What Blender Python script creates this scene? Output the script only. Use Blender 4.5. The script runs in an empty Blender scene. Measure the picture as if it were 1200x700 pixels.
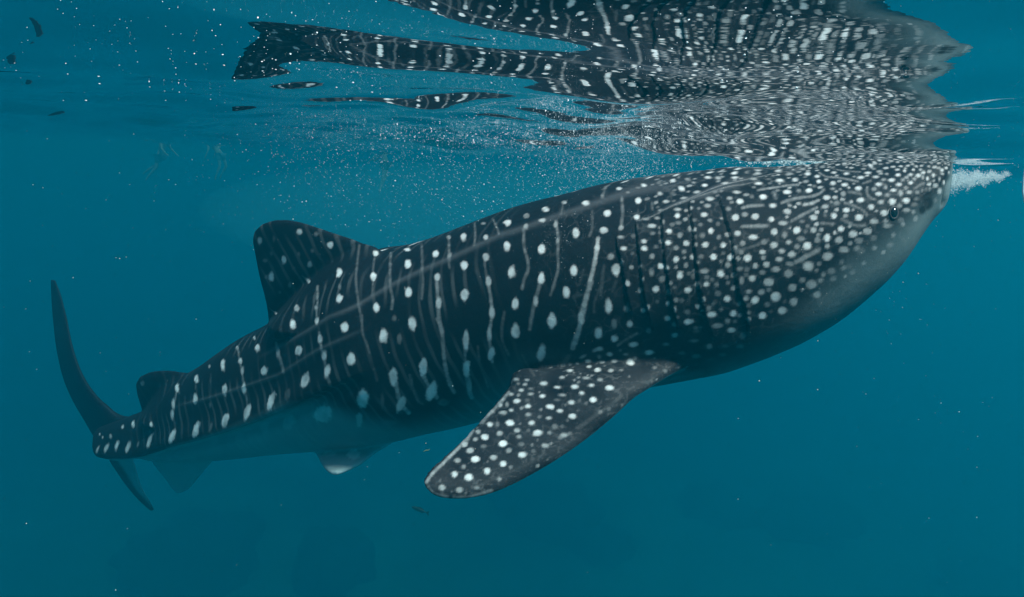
import bpy, bmesh, math, random
import numpy as np
from mathutils import Vector, Matrix, noise

rng = np.random.default_rng(7)
random.seed(7)
scene = bpy.context.scene
COL = scene.collection

# ------------------------------------------------------------------ camera
F, W, H = 800.0, 1200.0, 700.0            # focal length and size of the photograph, in pixels
CAM_DEPTH = 0.095                          # metres below the mean water surface
PITCH = math.radians(11.1)                # looking down
ROLL = math.radians(2.7)                  # the water line drops to the right
fwd = np.array([0.0, math.cos(PITCH), -math.sin(PITCH)])
r0 = np.array([1.0, 0.0, 0.0])
u0 = np.cross(r0, fwd)
right = r0 * math.cos(ROLL) + u0 * math.sin(ROLL)
up = u0 * math.cos(ROLL) - r0 * math.sin(ROLL)
CAM = np.array([0.0, 0.0, -CAM_DEPTH])
cam_data = bpy.data.cameras.new('camera')
cam = bpy.data.objects.new('camera', cam_data)
COL.objects.link(cam)
m = Matrix(((right[0], up[0], -fwd[0], CAM[0]), (right[1], up[1], -fwd[1], CAM[1]),
            (right[2], up[2], -fwd[2], CAM[2]), (0, 0, 0, 1)))
cam.matrix_world = m
cam_data.sensor_width = 36.0
cam_data.lens = 36.0 * F / W
cam_data.clip_start = 0.02
cam_data.clip_end = 1000.0
scene.camera = cam

def ray(u, v):                            # direction with unit depth along the optical axis
    return fwd + right * ((u - W / 2) / F) + up * ((H / 2 - v) / F)
def at(u, v, d):
    return CAM + d * ray(u, v)
def project(P):
    q = np.asarray(P) - CAM
    d = q @ fwd
    return np.stack([W / 2 + F * (q @ right) / d, H / 2 - F * (q @ up) / d], -1), d

# ------------------------------------------------------------------ sky, sun, exposure
SUN_EL, SUN_AZ = math.radians(57), math.radians(140)     # azimuth measured from +Y towards +X
world = bpy.data.worlds.new('World')
scene.world = world
world.use_nodes = True
nt = world.node_tree
sky = nt.nodes.new('ShaderNodeTexSky')
sky.sky_type = 'NISHITA'
sky.sun_disc = False
sky.sun_elevation = SUN_EL
sky.sun_rotation = SUN_AZ
nt.links.new(sky.outputs[0], nt.nodes['Background'].inputs[0])
nt.nodes['Background'].inputs[1].default_value = 0.15
sl = bpy.data.lights.new('sun', 'SUN')
sl.energy = 5.0
sl.angle = math.radians(9)                # the ripples spread the sun's disc
sl.color = (1.0, 0.96, 0.90)
sun = bpy.data.objects.new('sun', sl)
COL.objects.link(sun)
sd = Vector((math.sin(SUN_AZ) * math.cos(SUN_EL), math.cos(SUN_AZ) * math.cos(SUN_EL), math.sin(SUN_EL)))
sun.rotation_euler = sd.to_track_quat('Z', 'Y').to_euler()
sun.location = (0, 0, 12)
vs = scene.view_settings
vs.view_transform = 'Standard'
vs.look = 'None'
vs.exposure = 0.55
vs.gamma = 1.0
vs.use_curve_mapping = False
cy = scene.cycles
cy.max_bounces = 8
cy.volume_bounces = 2
cy.glossy_bounces = 3
cy.transparent_max_bounces = 16
cy.sample_clamp_indirect = 4.0
cy.use_denoising = True

# ------------------------------------------------------------------ helpers
def mesh_from(name, verts, faces, smooth=True):
    me = bpy.data.meshes.new(name)
    me.from_pydata([tuple(map(float, v)) for v in verts], [], faces)
    me.update()
    if smooth:
        me.polygons.foreach_set('use_smooth', [True] * len(me.polygons))
    return me
def grid_mesh(name, V, smooth=True):      # V: (n, m, 3) array, normals by winding n -> m
    n, k = V.shape[:2]
    me = bpy.data.meshes.new(name)
    idx = np.arange(n * k).reshape(n, k)
    q = np.stack([idx[:-1, :-1], idx[1:, :-1], idx[1:, 1:], idx[:-1, 1:]], -1).reshape(-1, 4)
    me.vertices.add(n * k)
    me.vertices.foreach_set('co', V.reshape(-1).astype(np.float32))
    me.loops.add(q.size)
    me.loops.foreach_set('vertex_index', q.reshape(-1).astype(np.int32))
    me.polygons.add(len(q))
    me.polygons.foreach_set('loop_start', np.arange(0, q.size, 4, dtype=np.int32))
    me.polygons.foreach_set('use_smooth', [smooth] * len(q))
    me.update(calc_edges=True)
    return me
def link(name, me, mat=None, parent=None):
    o = bpy.data.objects.new(name, me)
    COL.objects.link(o)
    if mat is not None and me is not None:
        if not me.materials:
            me.materials.append(mat)
    if parent is not None:
        o.parent = parent
    return o
def tag(o, label=None, cat=None, group=None, kind=None):
    if label: o['label'] = label
    if cat: o['category'] = cat
    if group: o['group'] = group
    if kind: o['kind'] = kind
    return o
def empty(name, loc=(0, 0, 0)):
    o = bpy.data.objects.new(name, None)
    COL.objects.link(o)
    o.location = tuple(map(float, loc))
    o.empty_display_size = 0.2
    return o
def material(name, color=(0.5, 0.5, 0.5), rough=0.6, spec=0.4, noise_scale=None, noise_amt=0.0, bump=0.0, bump_scale=60.0, dark=None):
    mt = bpy.data.materials.new(name)
    mt.use_nodes = True
    t = mt.node_tree
    b = t.nodes['Principled BSDF']
    b.inputs['Roughness'].default_value = rough
    b.inputs['Specular IOR Level'].default_value = spec
    b.inputs['Base Color'].default_value = (*color, 1)
    tc = t.nodes.new('ShaderNodeTexCoord')
    if noise_scale:
        nz = t.nodes.new('ShaderNodeTexNoise')
        nz.inputs['Scale'].default_value = noise_scale
        nz.inputs['Detail'].default_value = 6
        t.links.new(tc.outputs['Object'], nz.inputs['Vector'])
        rp = t.nodes.new('ShaderNodeValToRGB')
        d = dark or tuple(c * (1 - noise_amt) for c in color)
        rp.color_ramp.elements[0].position = 0.35
        rp.color_ramp.elements[1].position = 0.65
        rp.color_ramp.elements[0].color = (*d, 1)
        rp.color_ramp.elements[1].color = (*color, 1)
        t.links.new(nz.outputs['Fac'], rp.inputs['Fac'])
        t.links.new(rp.outputs['Color'], b.inputs['Base Color'])
    if bump:
        n2 = t.nodes.new('ShaderNodeTexNoise')
        n2.inputs['Scale'].default_value = bump_scale
        n2.inputs['Detail'].default_value = 5
        t.links.new(tc.outputs['Object'], n2.inputs['Vector'])
        bp = t.nodes.new('ShaderNodeBump')
        bp.inputs['Strength'].default_value = bump
        bp.inputs['Distance'].default_value = 0.02
        t.links.new(n2.outputs['Fac'], bp.inputs['Height'])
        t.links.new(bp.outputs['Normal'], b.inputs['Normal'])
    return mt

# ------------------------------------------------------------------ water surface, seen from below
def axis(lo, hi, step, far, grow=1.13):
    c = list(np.arange(lo, hi + 1e-6, step))
    x, s = c[-1], step
    while x < far:
        s *= grow; x += s; c.append(x)
    x, s = c[0], step
    pre = []
    while x > -far:
        s *= grow; x -= s; pre.append(x)
    return np.array(pre[::-1] + c)
gx = axis(-4.2, 3.4, 0.022, 160.0)
gy = axis(0.2, 6.5, 0.02, 160.0)
GX, GY = np.meshgrid(gx, gy, indexing='ij')
GZ = np.zeros_like(GX)
WAVES = []
wr = np.random.default_rng(430)
for lam, amp, n in ((2.6, 0.0110, 4), (1.3, 0.0062, 6), (0.75, 0.0040, 8), (0.42, 0.0034, 9), (0.24, 0.0013, 10), (0.13, 0.00015, 10)):
    for _ in range(n):
        l = lam * wr.uniform(0.75, 1.3)
        th = wr.normal(math.radians(65), math.radians(52))      # crests lie mostly across the view
        k = 2 * math.pi / l
        ph = wr.uniform(0, 2 * math.pi)
        a = amp * wr.uniform(0.5, 1.1)
        WAVES.append((k * math.cos(th), k * math.sin(th), ph, a))
        GZ += a * np.sin(k * (GX * math.cos(th) + GY * math.sin(th)) + ph)
dist = np.hypot(GX, GY)
GZ *= np.clip(1.25 - dist / 14.0, 0.0, 1.0) * np.clip(0.55 + 0.12 * dist, 0, 1.0)
def surf_z(x, y):
    d = math.hypot(x, y)
    return min(1, max(0, 1.25 - d / 14)) * min(1, max(0, 0.55 + 0.12 * d)) * sum(a * math.sin(kx * x + ky * y + p) for kx, ky, p, a in WAVES[:27])
surf = grid_mesh('water_surface', np.stack([GX, GY, GZ], -1))
wm = bpy.data.materials.new('water_surface')
wm.use_nodes = True
t = wm.node_tree
t.nodes.remove(t.nodes['Principled BSDF'])
fr = t.nodes.new('ShaderNodeFresnel'); fr.inputs['IOR'].default_value = 1.333
tr = t.nodes.new('ShaderNodeBsdfTransparent')
gl = t.nodes.new('ShaderNodeBsdfGlossy'); gl.inputs['Roughness'].default_value = 0.0
gl.inputs['Color'].default_value = (0.96, 0.98, 1.0, 1)
mx = t.nodes.new('ShaderNodeMixShader')
tc = t.nodes.new('ShaderNodeTexCoord')
n1 = t.nodes.new('ShaderNodeTexNoise'); n1.inputs['Scale'].default_value = 16; n1.inputs['Detail'].default_value = 3
bp = t.nodes.new('ShaderNodeBump'); bp.inputs['Strength'].default_value = 0.03; bp.inputs['Distance'].default_value = 0.01
t.links.new(tc.outputs['Object'], n1.inputs['Vector'])
t.links.new(n1.outputs['Fac'], bp.inputs['Height'])
for n_ in (fr, gl):
    t.links.new(bp.outputs['Normal'], n_.inputs['Normal'])
t.links.new(fr.outputs[0], mx.inputs[0])
t.links.new(tr.outputs[0], mx.inputs[1])
t.links.new(gl.outputs[0], mx.inputs[2])
t.links.new(mx.outputs[0], t.nodes['Material Output'].inputs['Surface'])
so = link('water_surface', surf, wm)
tag(so, 'rippled underside of the sea surface mirroring the shark', kind='structure')

# ------------------------------------------------------------------ seabed
SEA = -21.0
sx = axis(-12, 12, 0.35, 170.0, 1.12)
sy = axis(3, 26, 0.35, 170.0, 1.12)
SX, SY = np.meshgrid(sx, sy, indexing='ij')
SZ = np.empty_like(SX)
for i in range(SX.shape[0]):
    for j in range(SX.shape[1]):
        p = Vector((SX[i, j] * 0.16, SY[i, j] * 0.16, 3.1))
        SZ[i, j] = SEA + 0.7 * noise.noise(p) + 0.30 * noise.noise(p * 3.1) + 0.13 * noise.noise(p * 8.3)
bed = grid_mesh('seabed', np.stack([SX, SY, SZ], -1))
bm_ = material('seabed', (0.30, 0.33, 0.23), 0.9, 0.1, 0.13, 0.0, 0.5, 9.0, dark=(0.12, 0.14, 0.11))
tag(link('seabed', bed, bm_), 'pale sandy seabed with darker rubble fading into blue water', kind='structure')
def bed_z(x, y):
    p = Vector((x * 0.16, y * 0.16, 3.1))
    return SEA + 0.7 * noise.noise(p) + 0.30 * noise.noise(p * 3.1) + 0.13 * noise.noise(p * 8.3)

# ------------------------------------------------------------------ water body (the haze of the sea)
def box(name, x0, x1, y0, y1, z0, z1):
    v = [(x, y, z) for z in (z0, z1) for y in (y0, y1) for x in (x0, x1)]
    f = [(0, 2, 3, 1), (4, 5, 7, 6), (0, 1, 5, 4), (2, 6, 7, 3), (1, 3, 7, 5), (0, 4, 6, 2)]
    return mesh_from(name, v, f, False)
hz = bpy.data.materials.new('haze')
hz.use_nodes = True
t = hz.node_tree
t.nodes.remove(t.nodes['Principled BSDF'])
pv = t.nodes.new('ShaderNodeVolumePrincipled')
DENS = 0.13
SIG_S = (0.0003, 0.0370, 0.0500)            # scattering per metre
SIG_A = (0.115, 0.036, 0.024)              # absorption per metre
col = [s / DENS for s in SIG_S]
absn = [max(0.0, 1 - a / (DENS * (1 - c))) ** 2 for a, c in zip(SIG_A, col)]
pv.inputs['Density'].default_value = DENS
pv.inputs['Color'].default_value = (*col, 1)
pv.inputs['Absorption Color'].default_value = (*absn, 1)
pv.inputs['Anisotropy'].default_value = 0.6
t.links.new(pv.outputs[0], t.nodes['Material Output'].inputs['Volume'])
tag(link('haze', box('haze', -180, 180, -180, 180, SEA - 2.6, 0.75), hz), 'clear blue green sea water that dims with distance', kind='stuff')

# ------------------------------------------------------------------ whale shark: frame
P_T = at(118, 521, 5.0)                   # end of the tail stalk
P_H = at(1112, 212, 2.35)                 # snout
A = P_H - P_T
LEN = np.linalg.norm(A); A = A / LEN
Z = np.array([0, 0, 1.0])
U0 = Z - A * (Z @ A); U0 /= np.linalg.norm(U0)
L0 = np.cross(U0, A)
if L0 @ (CAM - P_T) < 0: L0 = -L0
RL = math.radians(16)                      # rolled a little towards the camera
UB = U0 * math.cos(RL) + L0 * math.sin(RL)
LB = L0 * math.cos(RL) - U0 * math.sin(RL)
FR = np.stack([A, LB, UB], 1)             # columns: along, towards the camera side, up
def to_body(P): return (np.asarray(P) - P_T) @ FR
def to_world(q): return np.asarray(q) @ FR.T + P_T

TOP = np.array([(100, 505), (118, 500), (143, 491), (168, 482), (195, 466), (218, 439), (240, 427), (262, 411), (282, 397), (300, 387), (316, 380),
    (345, 360), (380, 334), (410, 311), (440, 291), (470, 289), (500, 281), (530, 270), (560, 258), (600, 243), (630, 235), (660, 228), (700, 217),
    (740, 211), (780, 205), (820, 200), (860, 198), (900, 196), (940, 193.5), (970, 190), (1000, 186), (1040, 180), (1080, 174), (1105, 170), (1119, 172)], float)
BOT = np.array([(96, 526), (118, 530), (140, 536), (180, 541), (240, 541), (300, 535), (340, 531), (380, 528), (430, 523), (472, 516), (490, 511), (530, 503), (558, 496),
    (600, 485), (650, 473), (700, 464), (770, 453), (850, 438), (900, 420), (940, 403), (980, 380), (1000, 365), (1040, 330), (1062, 305),
    (1080, 277), (1093, 258), (1105, 246), (1111, 236), (1116, 220), (1119, 205), (1121, 190)], float)
pt, ph_ = np.array([118, 521.]), np.array([1112, 212.])
ti = (ph_ - pt) / np.linalg.norm(ph_ - pt)
ni = np.array([ti[1], -ti[0]])            # image normal, upwards
if ni[1] > 0: ni = -ni
def tn(P): return (P - pt) @ ti, (P - pt) @ ni
Tt, Tn = tn(TOP); Bt, Bn = tn(BOT)
NS, NA = 150, 96
S_END = LEN + 0.035
x_ = np.linspace(0, 1, NS)
S = 0.10 + (S_END - 0.10) * (1 - (1 - x_) ** 1.7)
bt = np.interp(S, [0, 1, 3, 5, LEN], [0.12, 0.3, 0.5, 0.35, 0.1])
bb = -bt.copy()
ratio = np.interp(S / LEN, [0, 0.1, 0.25, 0.45, 0.65, 0.8, 0.92, 0.97, 1.01], [0.85, 0.80, 0.84, 0.92, 1.0, 1.10, 1.30, 1.5, 1.6])
phi = np.linspace(0, 2 * math.pi, NA, endpoint=False)
def sgnpow(x, p): return np.sign(x) * np.abs(x) ** p
def rings(bt, bb):
    hgt = bt - bb
    w = 0.5 * hgt * ratio
    mid = bb + 0.47 * hgt
    ca, sa = np.cos(phi)[None], np.sin(phi)[None]
    px = np.where(ca > 0, 0.95, 0.95 - 0.22 * np.clip(-ca * 4, 0, 1))      # fuller below than above
    b = mid[:, None] + np.where(ca > 0, (bt - mid)[:, None], (mid - bb)[:, None]) * sgnpow(ca, px)
    a = w[:, None] * sgnpow(sa, px)
    s = np.repeat(S[:, None], NA, 1)
    return np.stack([s, a, b], -1)
from math import pi
def smooth1(v, k):
    for _ in range(k):
        v[1:-1] = 0.25 * v[:-2] + 0.5 * v[1:-1] + 0.25 * v[2:]
    return v
for it in range(40):
    R = rings(bt, bb)
    uv, dd = project(to_world(R.reshape(-1, 3)))
    tt, nn = tn(uv)
    tt, nn, dd = tt.reshape(NS, NA), nn.reshape(NS, NA), dd.reshape(NS, NA)
    it_, ib_ = nn.argmax(1), nn.argmin(1)
    r_ = np.arange(NS)
    et = np.interp(tt[r_, it_], Tt, Tn) - nn[r_, it_]
    eb = np.interp(tt[r_, ib_], Bt, Bn) - nn[r_, ib_]
    bt = bt + 0.7 * et * dd[r_, it_] / F
    bb = bb + 0.7 * eb * dd[r_, ib_] / F
    if it < 34:
        bt = smooth1(bt, 2); bb = smooth1(bb, 2)
    bad = bt - bb < 0.02
    mid = 0.5 * (bt + bb)
    bt = np.where(bad, mid + 0.01, bt); bb = np.where(bad, mid - 0.01, bb)
bt = smooth1(bt, 2); bb = smooth1(bb, 2)
# close the snout with a round nose
e = np.clip((S_END - S) / 0.07, 0, 1)
cl = np.sqrt(np.clip(1 - (1 - e) ** 2, 0, 1))
mid = 0.5 * (bt + bb) + 0.04 * (1 - cl)
bt = mid + (bt - mid) * (0.03 + 0.97 * cl); bb = mid + (bb - mid) * (0.03 + 0.97 * cl)
R = rings(bt, bb)
HALF_W = 0.5 * (bt - bb) * ratio
print('shark length', LEN, 'max height', (bt - bb).max(), 'err', np.abs(et).mean(), np.abs(eb).mean())

def tube_closed(V):
    n, k = V.shape[:2]
    verts = V.reshape(-1, 3)
    c0, c1 = V[0].mean(0), V[-1].mean(0)
    verts = np.vstack([verts, c0, c1])
    idx = np.arange(n * k).reshape(n, k)
    nx = np.roll(idx, -1, 1)
    q = np.stack([idx[:-1], nx[:-1], nx[1:], idx[1:]], -1).reshape(-1, 4)
    f = [tuple(int(i) for i in a) for a in q]
    for j in range(k):
        f.append((n * k, int(nx[0, j]), int(idx[0, j])))
        f.append((n * k + 1, int(idx[-1, j]), int(nx[-1, j])))
    return verts, f
def catmull(P, sub):
    P = np.asarray(P, float)
    Q = np.vstack([2 * P[0] - P[1], P, 2 * P[-1] - P[-2]])
    out = []
    for i in range(1, len(Q) - 2):
        for k in range(sub):
            x = k / sub
            out.append(0.5 * ((2 * Q[i]) + (-Q[i - 1] + Q[i + 1]) * x + (2 * Q[i - 1] - 5 * Q[i] + 4 * Q[i + 1] - Q[i + 2]) * x * x + (-Q[i - 1] + 3 * Q[i] - 3 * Q[i + 1] + Q[i + 2]) * x ** 3))
    out.append(Q[-2])
    return np.array(out)
def blade(LE, TE, th, sub=6, kc=36, te_min=0.36, camber=0.0, fray=0.0, seed=0):
    """closed fin: leading and trailing edge points and a thickness per section, root first"""
    LE, TE = catmull(LE, sub), catmull(TE, sub)
    th = catmull(np.array(th)[:, None], sub)[:, 0]
    n = len(LE)
    if fray:
        rr = np.random.default_rng(seed)
        j = rr.normal(0, 1, n); j = np.convolve(j, [.3, .4, .3], 'same')
        TE = TE + (LE - TE) / np.linalg.norm(LE - TE, axis=1)[:, None] * (np.abs(j) * fray)[:, None]
    V = np.zeros((n, kc, 3))
    mid = 0.5 * (LE + TE)
    span = np.gradient(mid, axis=0)
    ang = np.linspace(0, 2 * math.pi, kc, endpoint=False)
    x = 0.5 - 0.5 * np.cos(ang)
    up_ = np.where(np.sin(ang) >= 0, 1, -1)
    prof = (2.6 * (np.sqrt(np.clip(x, 0, 1)) * 0.55 - 0.20 * x - 0.42 * x ** 2 + 0.22 * x ** 3))
    prof = np.maximum(prof / prof.max(), te_min * np.sqrt(np.clip(1 - x, 0, 1)) * np.minimum(1, (x / 0.1)))
    prof = np.maximum(prof, 0)
    # round trailing edge
    prof = np.where(x > 0.93, np.maximum(prof, te_min) * np.sqrt(np.clip((1 - x) / 0.07, 0, 1)), np.maximum(prof, np.where(x > 0.5, te_min, 0)))
    nprev = None
    for i in range(n):
        ch = TE[i] - LE[i]
        nr = np.cross(ch, span[i]); nr /= (np.linalg.norm(nr) + 1e-9)
        if nprev is not None and nr @ nprev < 0: nr = -nr
        nprev = nr
        c = np.linalg.norm(ch)
        thk = min(th[i], c * 0.6)
        V[i] = LE[i] + x[:, None] * ch + nr * (0.5 * thk * prof * up_ + camber * c * 4 * x * (1 - x))[:, None]
    return tube_closed(V)
def sag(u, v, off=0.0):                   # the pixel on the plane |a| = off of the shark
    d = ray(u, v)
    k = ((P_T + LB * off - CAM) @ LB) / (d @ LB)
    return CAM + k * d
parts = []
parts.append(tube_closed(to_world(R.reshape(-1, 3)).reshape(NS, NA, 3)))
from mathutils.bvhtree import BVHTree
body_bvh = BVHTree.FromPolygons([Vector(p) for p in parts[0][0]], parts[0][1])
def on_body(u, v, gap):                   # just clear of the flank
    d = Vector(ray(u, v)).normalized()
    p, n, _, _ = body_bvh.ray_cast(Vector(CAM), d)
    return np.array(p) - np.array(d) * gap
def sag_fin(secs, th, root_in, **kw):
    LE = [sag(q[0], q[1]) for q in secs]; TE = [on_body(q[2], q[3], q[4]) if len(q) > 4 else sag(q[2], q[3]) for q in secs]
    LE.insert(0, LE[0] + root_in[0]); TE.insert(0, TE[0] + root_in[1])
    parts.append(blade(LE, TE, [th[0]] + list(th), **kw))
# first dorsal
sag_fin([(450, 297, 324, 398, .05), (422, 284, 317, 381), (397, 275.5, 312, 352), (372, 267, 305, 325), (347, 259.5, 300, 300), (325, 258, 297, 282), (309, 262, 299, 271)],
        [0.15, 0.105, 0.085, 0.07, 0.055, 0.04, 0.025], (-UB * 0.16 - A * 0.06, -UB * 0.10 - LB * 0.12 + A * 0.40))
# second dorsal
sag_fin([(226, 440, 171, 502, .03), (207, 435.5, 168, 486), (191, 434.5, 165, 474), (177, 436, 161.5, 462), (165, 441, 160, 450)],
        [0.09, 0.06, 0.045, 0.035, 0.025], (-UB * 0.10 - A * 0.03, -UB * 0.09 - LB * 0.05 + A * 0.24))
# anal fin
sag_fin([(250, 537, 178, 538), (240, 551, 186, 551), (231, 562, 195, 562), (222, 573, 201, 571), (213, 577, 207, 577)],
        [0.07, 0.05, 0.04, 0.03, 0.022], (UB * 0.10, UB * 0.10 + A * 0.1))
VENT = [parts[-1][0][36 * 8:]]
# pelvic fins (both sides)
pl = [(470, 508, 366, 523, .16), (442, 529, 371, 533, .26), (422, 544, 377, 545, .36), (405, 552, 383, 552, .42), (395, 555, 388, 555, .45)]
def mirror(P):
    q = to_body(P); q[..., 1] *= -1
    return to_world(q)
LE = [sag(a, b, o) for a, b, _, _, o in pl]; TE = [sag(c, d, o) for _, _, c, d, o in pl]
LE.insert(0, LE[0] + UB * 0.12 - LB * 0.05); TE.insert(0, TE[0] + UB * 0.12 - LB * 0.05 + A * 0.1)
b_ = blade(LE, TE, [0.07, 0.07, 0.05, 0.04, 0.03, 0.022]); parts.append(b_); VENT.append(b_[0][36 * 8:])
parts.append((mirror(b_[0]), [f[::-1] for f in b_[1]]))
# pectoral fins (both sides)
pc = [(868, 385, 2.80, 738, 372, 3.05), (842, 408, 2.62, 712, 395, 2.95), (817, 421, 2.55, 684, 418, 2.88), (794, 431, 2.52, 655, 437, 2.82), (767, 448, 2.49, 618, 443, 2.75),
      (746, 463, 2.47, 600, 440.5, 2.70), (720, 487, 2.45, 595, 456, 2.67), (690, 512, 2.43, 578, 477, 2.62), (655, 537, 2.41, 558, 499, 2.57),
      (620, 558, 2.40, 536, 522, 2.51), (585, 575, 2.38, 518, 537, 2.46), (557, 583, 2.37, 505, 549, 2.42), (534, 585, 2.37, 498, 558, 2.39), (517, 583.5, 2.37, 496, 564, 2.38), (506, 579, 2.37, 497.5, 570, 2.375)]
LE = [at(a, b, c) for a, b, c, _, _, _ in pc]; TE = [at(d, e_, f_) for _, _, _, d, e_, f_ in pc]
b_ = blade(LE, TE, [0.18, 0.15, 0.125, 0.11, 0.10, 0.095, 0.085, 0.075, 0.065, 0.055, 0.047, 0.04, 0.032, 0.025, 0.02], sub=8, kc=44, te_min=0.2, fray=0.006, seed=3)
parts.append(b_)
PEC = b_[0][44 * 12:]
parts.append((mirror(b_[0]), [f[::-1] for f in b_[1]]))
# caudal fin: swung away from the camera, so it shows nearly edge on
cu = [(215, 470, 4.86, 122, 520, 5.10), (150, 489, 5.00, 115, 513, 5.32), (122, 474, 5.05, 101, 491, 5.52), (105, 455, 5.12, 88, 470, 5.66), (93, 433, 5.20, 76, 443, 5.76), (84, 405, 5.30, 67.5, 408, 5.84),
      (78, 375, 5.42, 63, 372, 5.88), (71, 347, 5.58, 61, 345, 5.90), (64, 329, 5.72, 60.5, 328, 5.88)]
parts.append(blade([at(a, b, c) for a, b, c, _, _, _ in cu], [at(d, e_, f_) for _, _, _, d, e_, f_ in cu], [0.12, 0.11, 0.08, 0.065, 0.055, 0.045, 0.036, 0.03, 0.022], te_min=0.3))
cl_ = [(178, 512, 4.92, 124, 512, 5.12), (156, 534, 5.02, 127, 532, 5.22), (158, 548, 5.05, 140, 555, 5.28), (164, 569, 5.10, 153, 573, 5.33), (172, 583, 5.17, 165, 587, 5.35), (180, 598, 5.26, 177, 598, 5.34)]
parts.append(blade([at(a, b, c) for a, b, c, _, _, _ in cl_], [at(d, e_, f_) for _, _, _, d, e_, f_ in cl_], [0.09, 0.07, 0.05, 0.04, 0.03, 0.02], te_min=0.3))

allv, allf, off = [], [], 0
for v, f in parts:
    allv.append(v); allf += [tuple(i + off for i in q) for q in f]; off += len(v)
raw = mesh_from('shark_raw', np.vstack(allv), allf)
bm = bmesh.new(); bm.from_mesh(raw)
bmesh.ops.recalc_face_normals(bm, faces=bm.faces); bm.to_mesh(raw); bm.free()
tmp = bpy.data.objects.new('body', raw); COL.objects.link(tmp)
md = tmp.modifiers.new('r', 'REMESH'); md.mode = 'VOXEL'; md.voxel_size = 0.0062; md.use_smooth_shade = True
md = tmp.modifiers.new('s', 'SMOOTH'); md.factor = 0.5; md.iterations = 5
dg = bpy.context.evaluated_depsgraph_get()
body_me = bpy.data.meshes.new_from_object(tmp.evaluated_get(dg))
bpy.data.objects.remove(tmp); bpy.data.meshes.remove(raw)
body_me.name = 'whale_shark_body'
shark = empty('whale_shark', to_world((LEN * 0.5, 0, -0.45)))
body = bpy.data.objects.new('body', body_me); COL.objects.link(body)
bpy.context.view_layer.update()
nv = len(body_me.vertices)
co = np.empty(nv * 3, np.float32); body_me.vertices.foreach_get('co', co); co = co.reshape(-1, 3).astype(float)
print('body verts', nv)

def hit(u, v):
    d = Vector(ray(u, v)).normalized()
    ok, p, n, _ = body.ray_cast(Vector(CAM), d)
    return (np.array(p), np.array(n)) if ok else (None, None)
Q = to_body(co)

# --- relief: gill flaps, keel, ridges
nrm = np.empty(nv * 3, np.float32); body_me.vertices.foreach_get('normal', nrm); nrm = nrm.reshape(-1, 3).astype(float)
disp = np.zeros(nv)
slit = np.zeros(nv)
SLITS = [[(842, 232), (847, 244), (852, 264), (858, 280), (860, 300), (861, 312), (865, 340), (872, 358), (876, 380), (877, 398)],
         [(807, 238), (809, 252), (813, 268), (814, 292), (816, 312), (820, 340), (824, 362), (830, 384), (838, 402)],
         [(775, 249), (776, 264), (778, 288), (780, 310), (783, 326), (786, 348), (791, 370), (798, 394)],
         [(745, 261), (747, 280), (750, 304), (752, 324), (756, 352), (762, 378), (766, 390)],
         [(722, 278), (726, 300), (729, 308), (733, 336), (738, 358), (742, 374)]]
absA = np.abs(Q[:, 1])
Wloc = np.interp(Q[:, 0], S, HALF_W)
flank = (absA > 0.35 * Wloc) & (absA < 1.12 * Wloc)
def curve(pts):
    h = [to_body(hit(*p)[0]) for p in pts if hit(*p)[0] is not None]
    return np.array(h)
def ss(x): x = np.clip(x, 0, 1); return x * x * (3 - 2 * x)
for sl_ in SLITS:
    c = curve(sl_); c = c[np.argsort(c[:, 2])]
    ds = Q[:, 0] - np.interp(Q[:, 2], c[:, 2], c[:, 0])
    lo, hi = c[0, 2], c[-1, 2]
    fade = ss((Q[:, 2] - lo) / 0.05) * ss((hi + 0.01 - Q[:, 2]) / 0.03) * flank
    disp += fade * np.where(ds >= 0, 0.007 * np.exp(-ds / 0.028), -0.004 * np.exp(ds / 0.007))
    slit = np.maximum(slit, fade * 0.30 * np.exp(-((ds + 0.002) / 0.0035) ** 2))
KEEL = [(118, 529), (140, 533.5), (166, 530.5), (186, 524), (208, 517), (240, 508.5), (270, 499.5), (300, 489), (330, 477), (360, 462.5), (390, 448), (418, 435)]
kc = curve(KEEL); kc = kc[np.argsort(kc[:, 0])]
KB = lambda s: np.interp(s, kc[:, 0], kc[:, 2])
db = Q[:, 2] - KB(Q[:, 0])
fk = ss((kc[-1, 0] + 0.15 - Q[:, 0]) / 0.7) * (absA > 0.4 * Wloc) * (absA < 1.3 * Wloc) * ss((Q[:, 0] + 0.05) / 0.2)
disp += fk * (0.042 * np.exp(-(np.maximum(db, 0) / 0.07) ** 2) * (db >= -0.012) + np.where(db < -0.012, 0.042 * np.exp(-((db + 0.012) / 0.014) ** 2) - 0.026 * np.exp(-((db + 0.06) / 0.035) ** 2), 0))
RIDGES = [[(296, 423), (326, 407), (358, 390), (386, 372), (420, 358), (446, 342), (466, 331), (490, 319.5), (528, 303), (552, 292), (586, 276), (604, 271), (656, 253), (700, 238), (738, 226), (766, 221), (794, 216), (840, 209)],
          [(200, 478), (240, 468), (296, 450), (326, 440), (370, 412), (400, 398), (440, 380)]]
ridge = np.zeros(nv)
for rd in RIDGES:
    c = curve(rd); c = c[np.argsort(c[:, 0])]
    d_ = Q[:, 2] - np.interp(Q[:, 0], c[:, 0], c[:, 2])
    a_ = np.interp(Q[:, 0], c[:, 0], c[:, 1])
    f_ = ss((Q[:, 0] - c[0, 0]) / 0.3) * ss((c[-1, 0] - Q[:, 0]) / 0.3) * (np.abs(absA - a_) < 0.12)
    disp += f_ * (0.0045 * np.exp(-np.abs(d_) / 0.013))
    ridge = np.maximum(ridge, f_ * np.exp(-(d_ / 0.009) ** 2))
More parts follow.
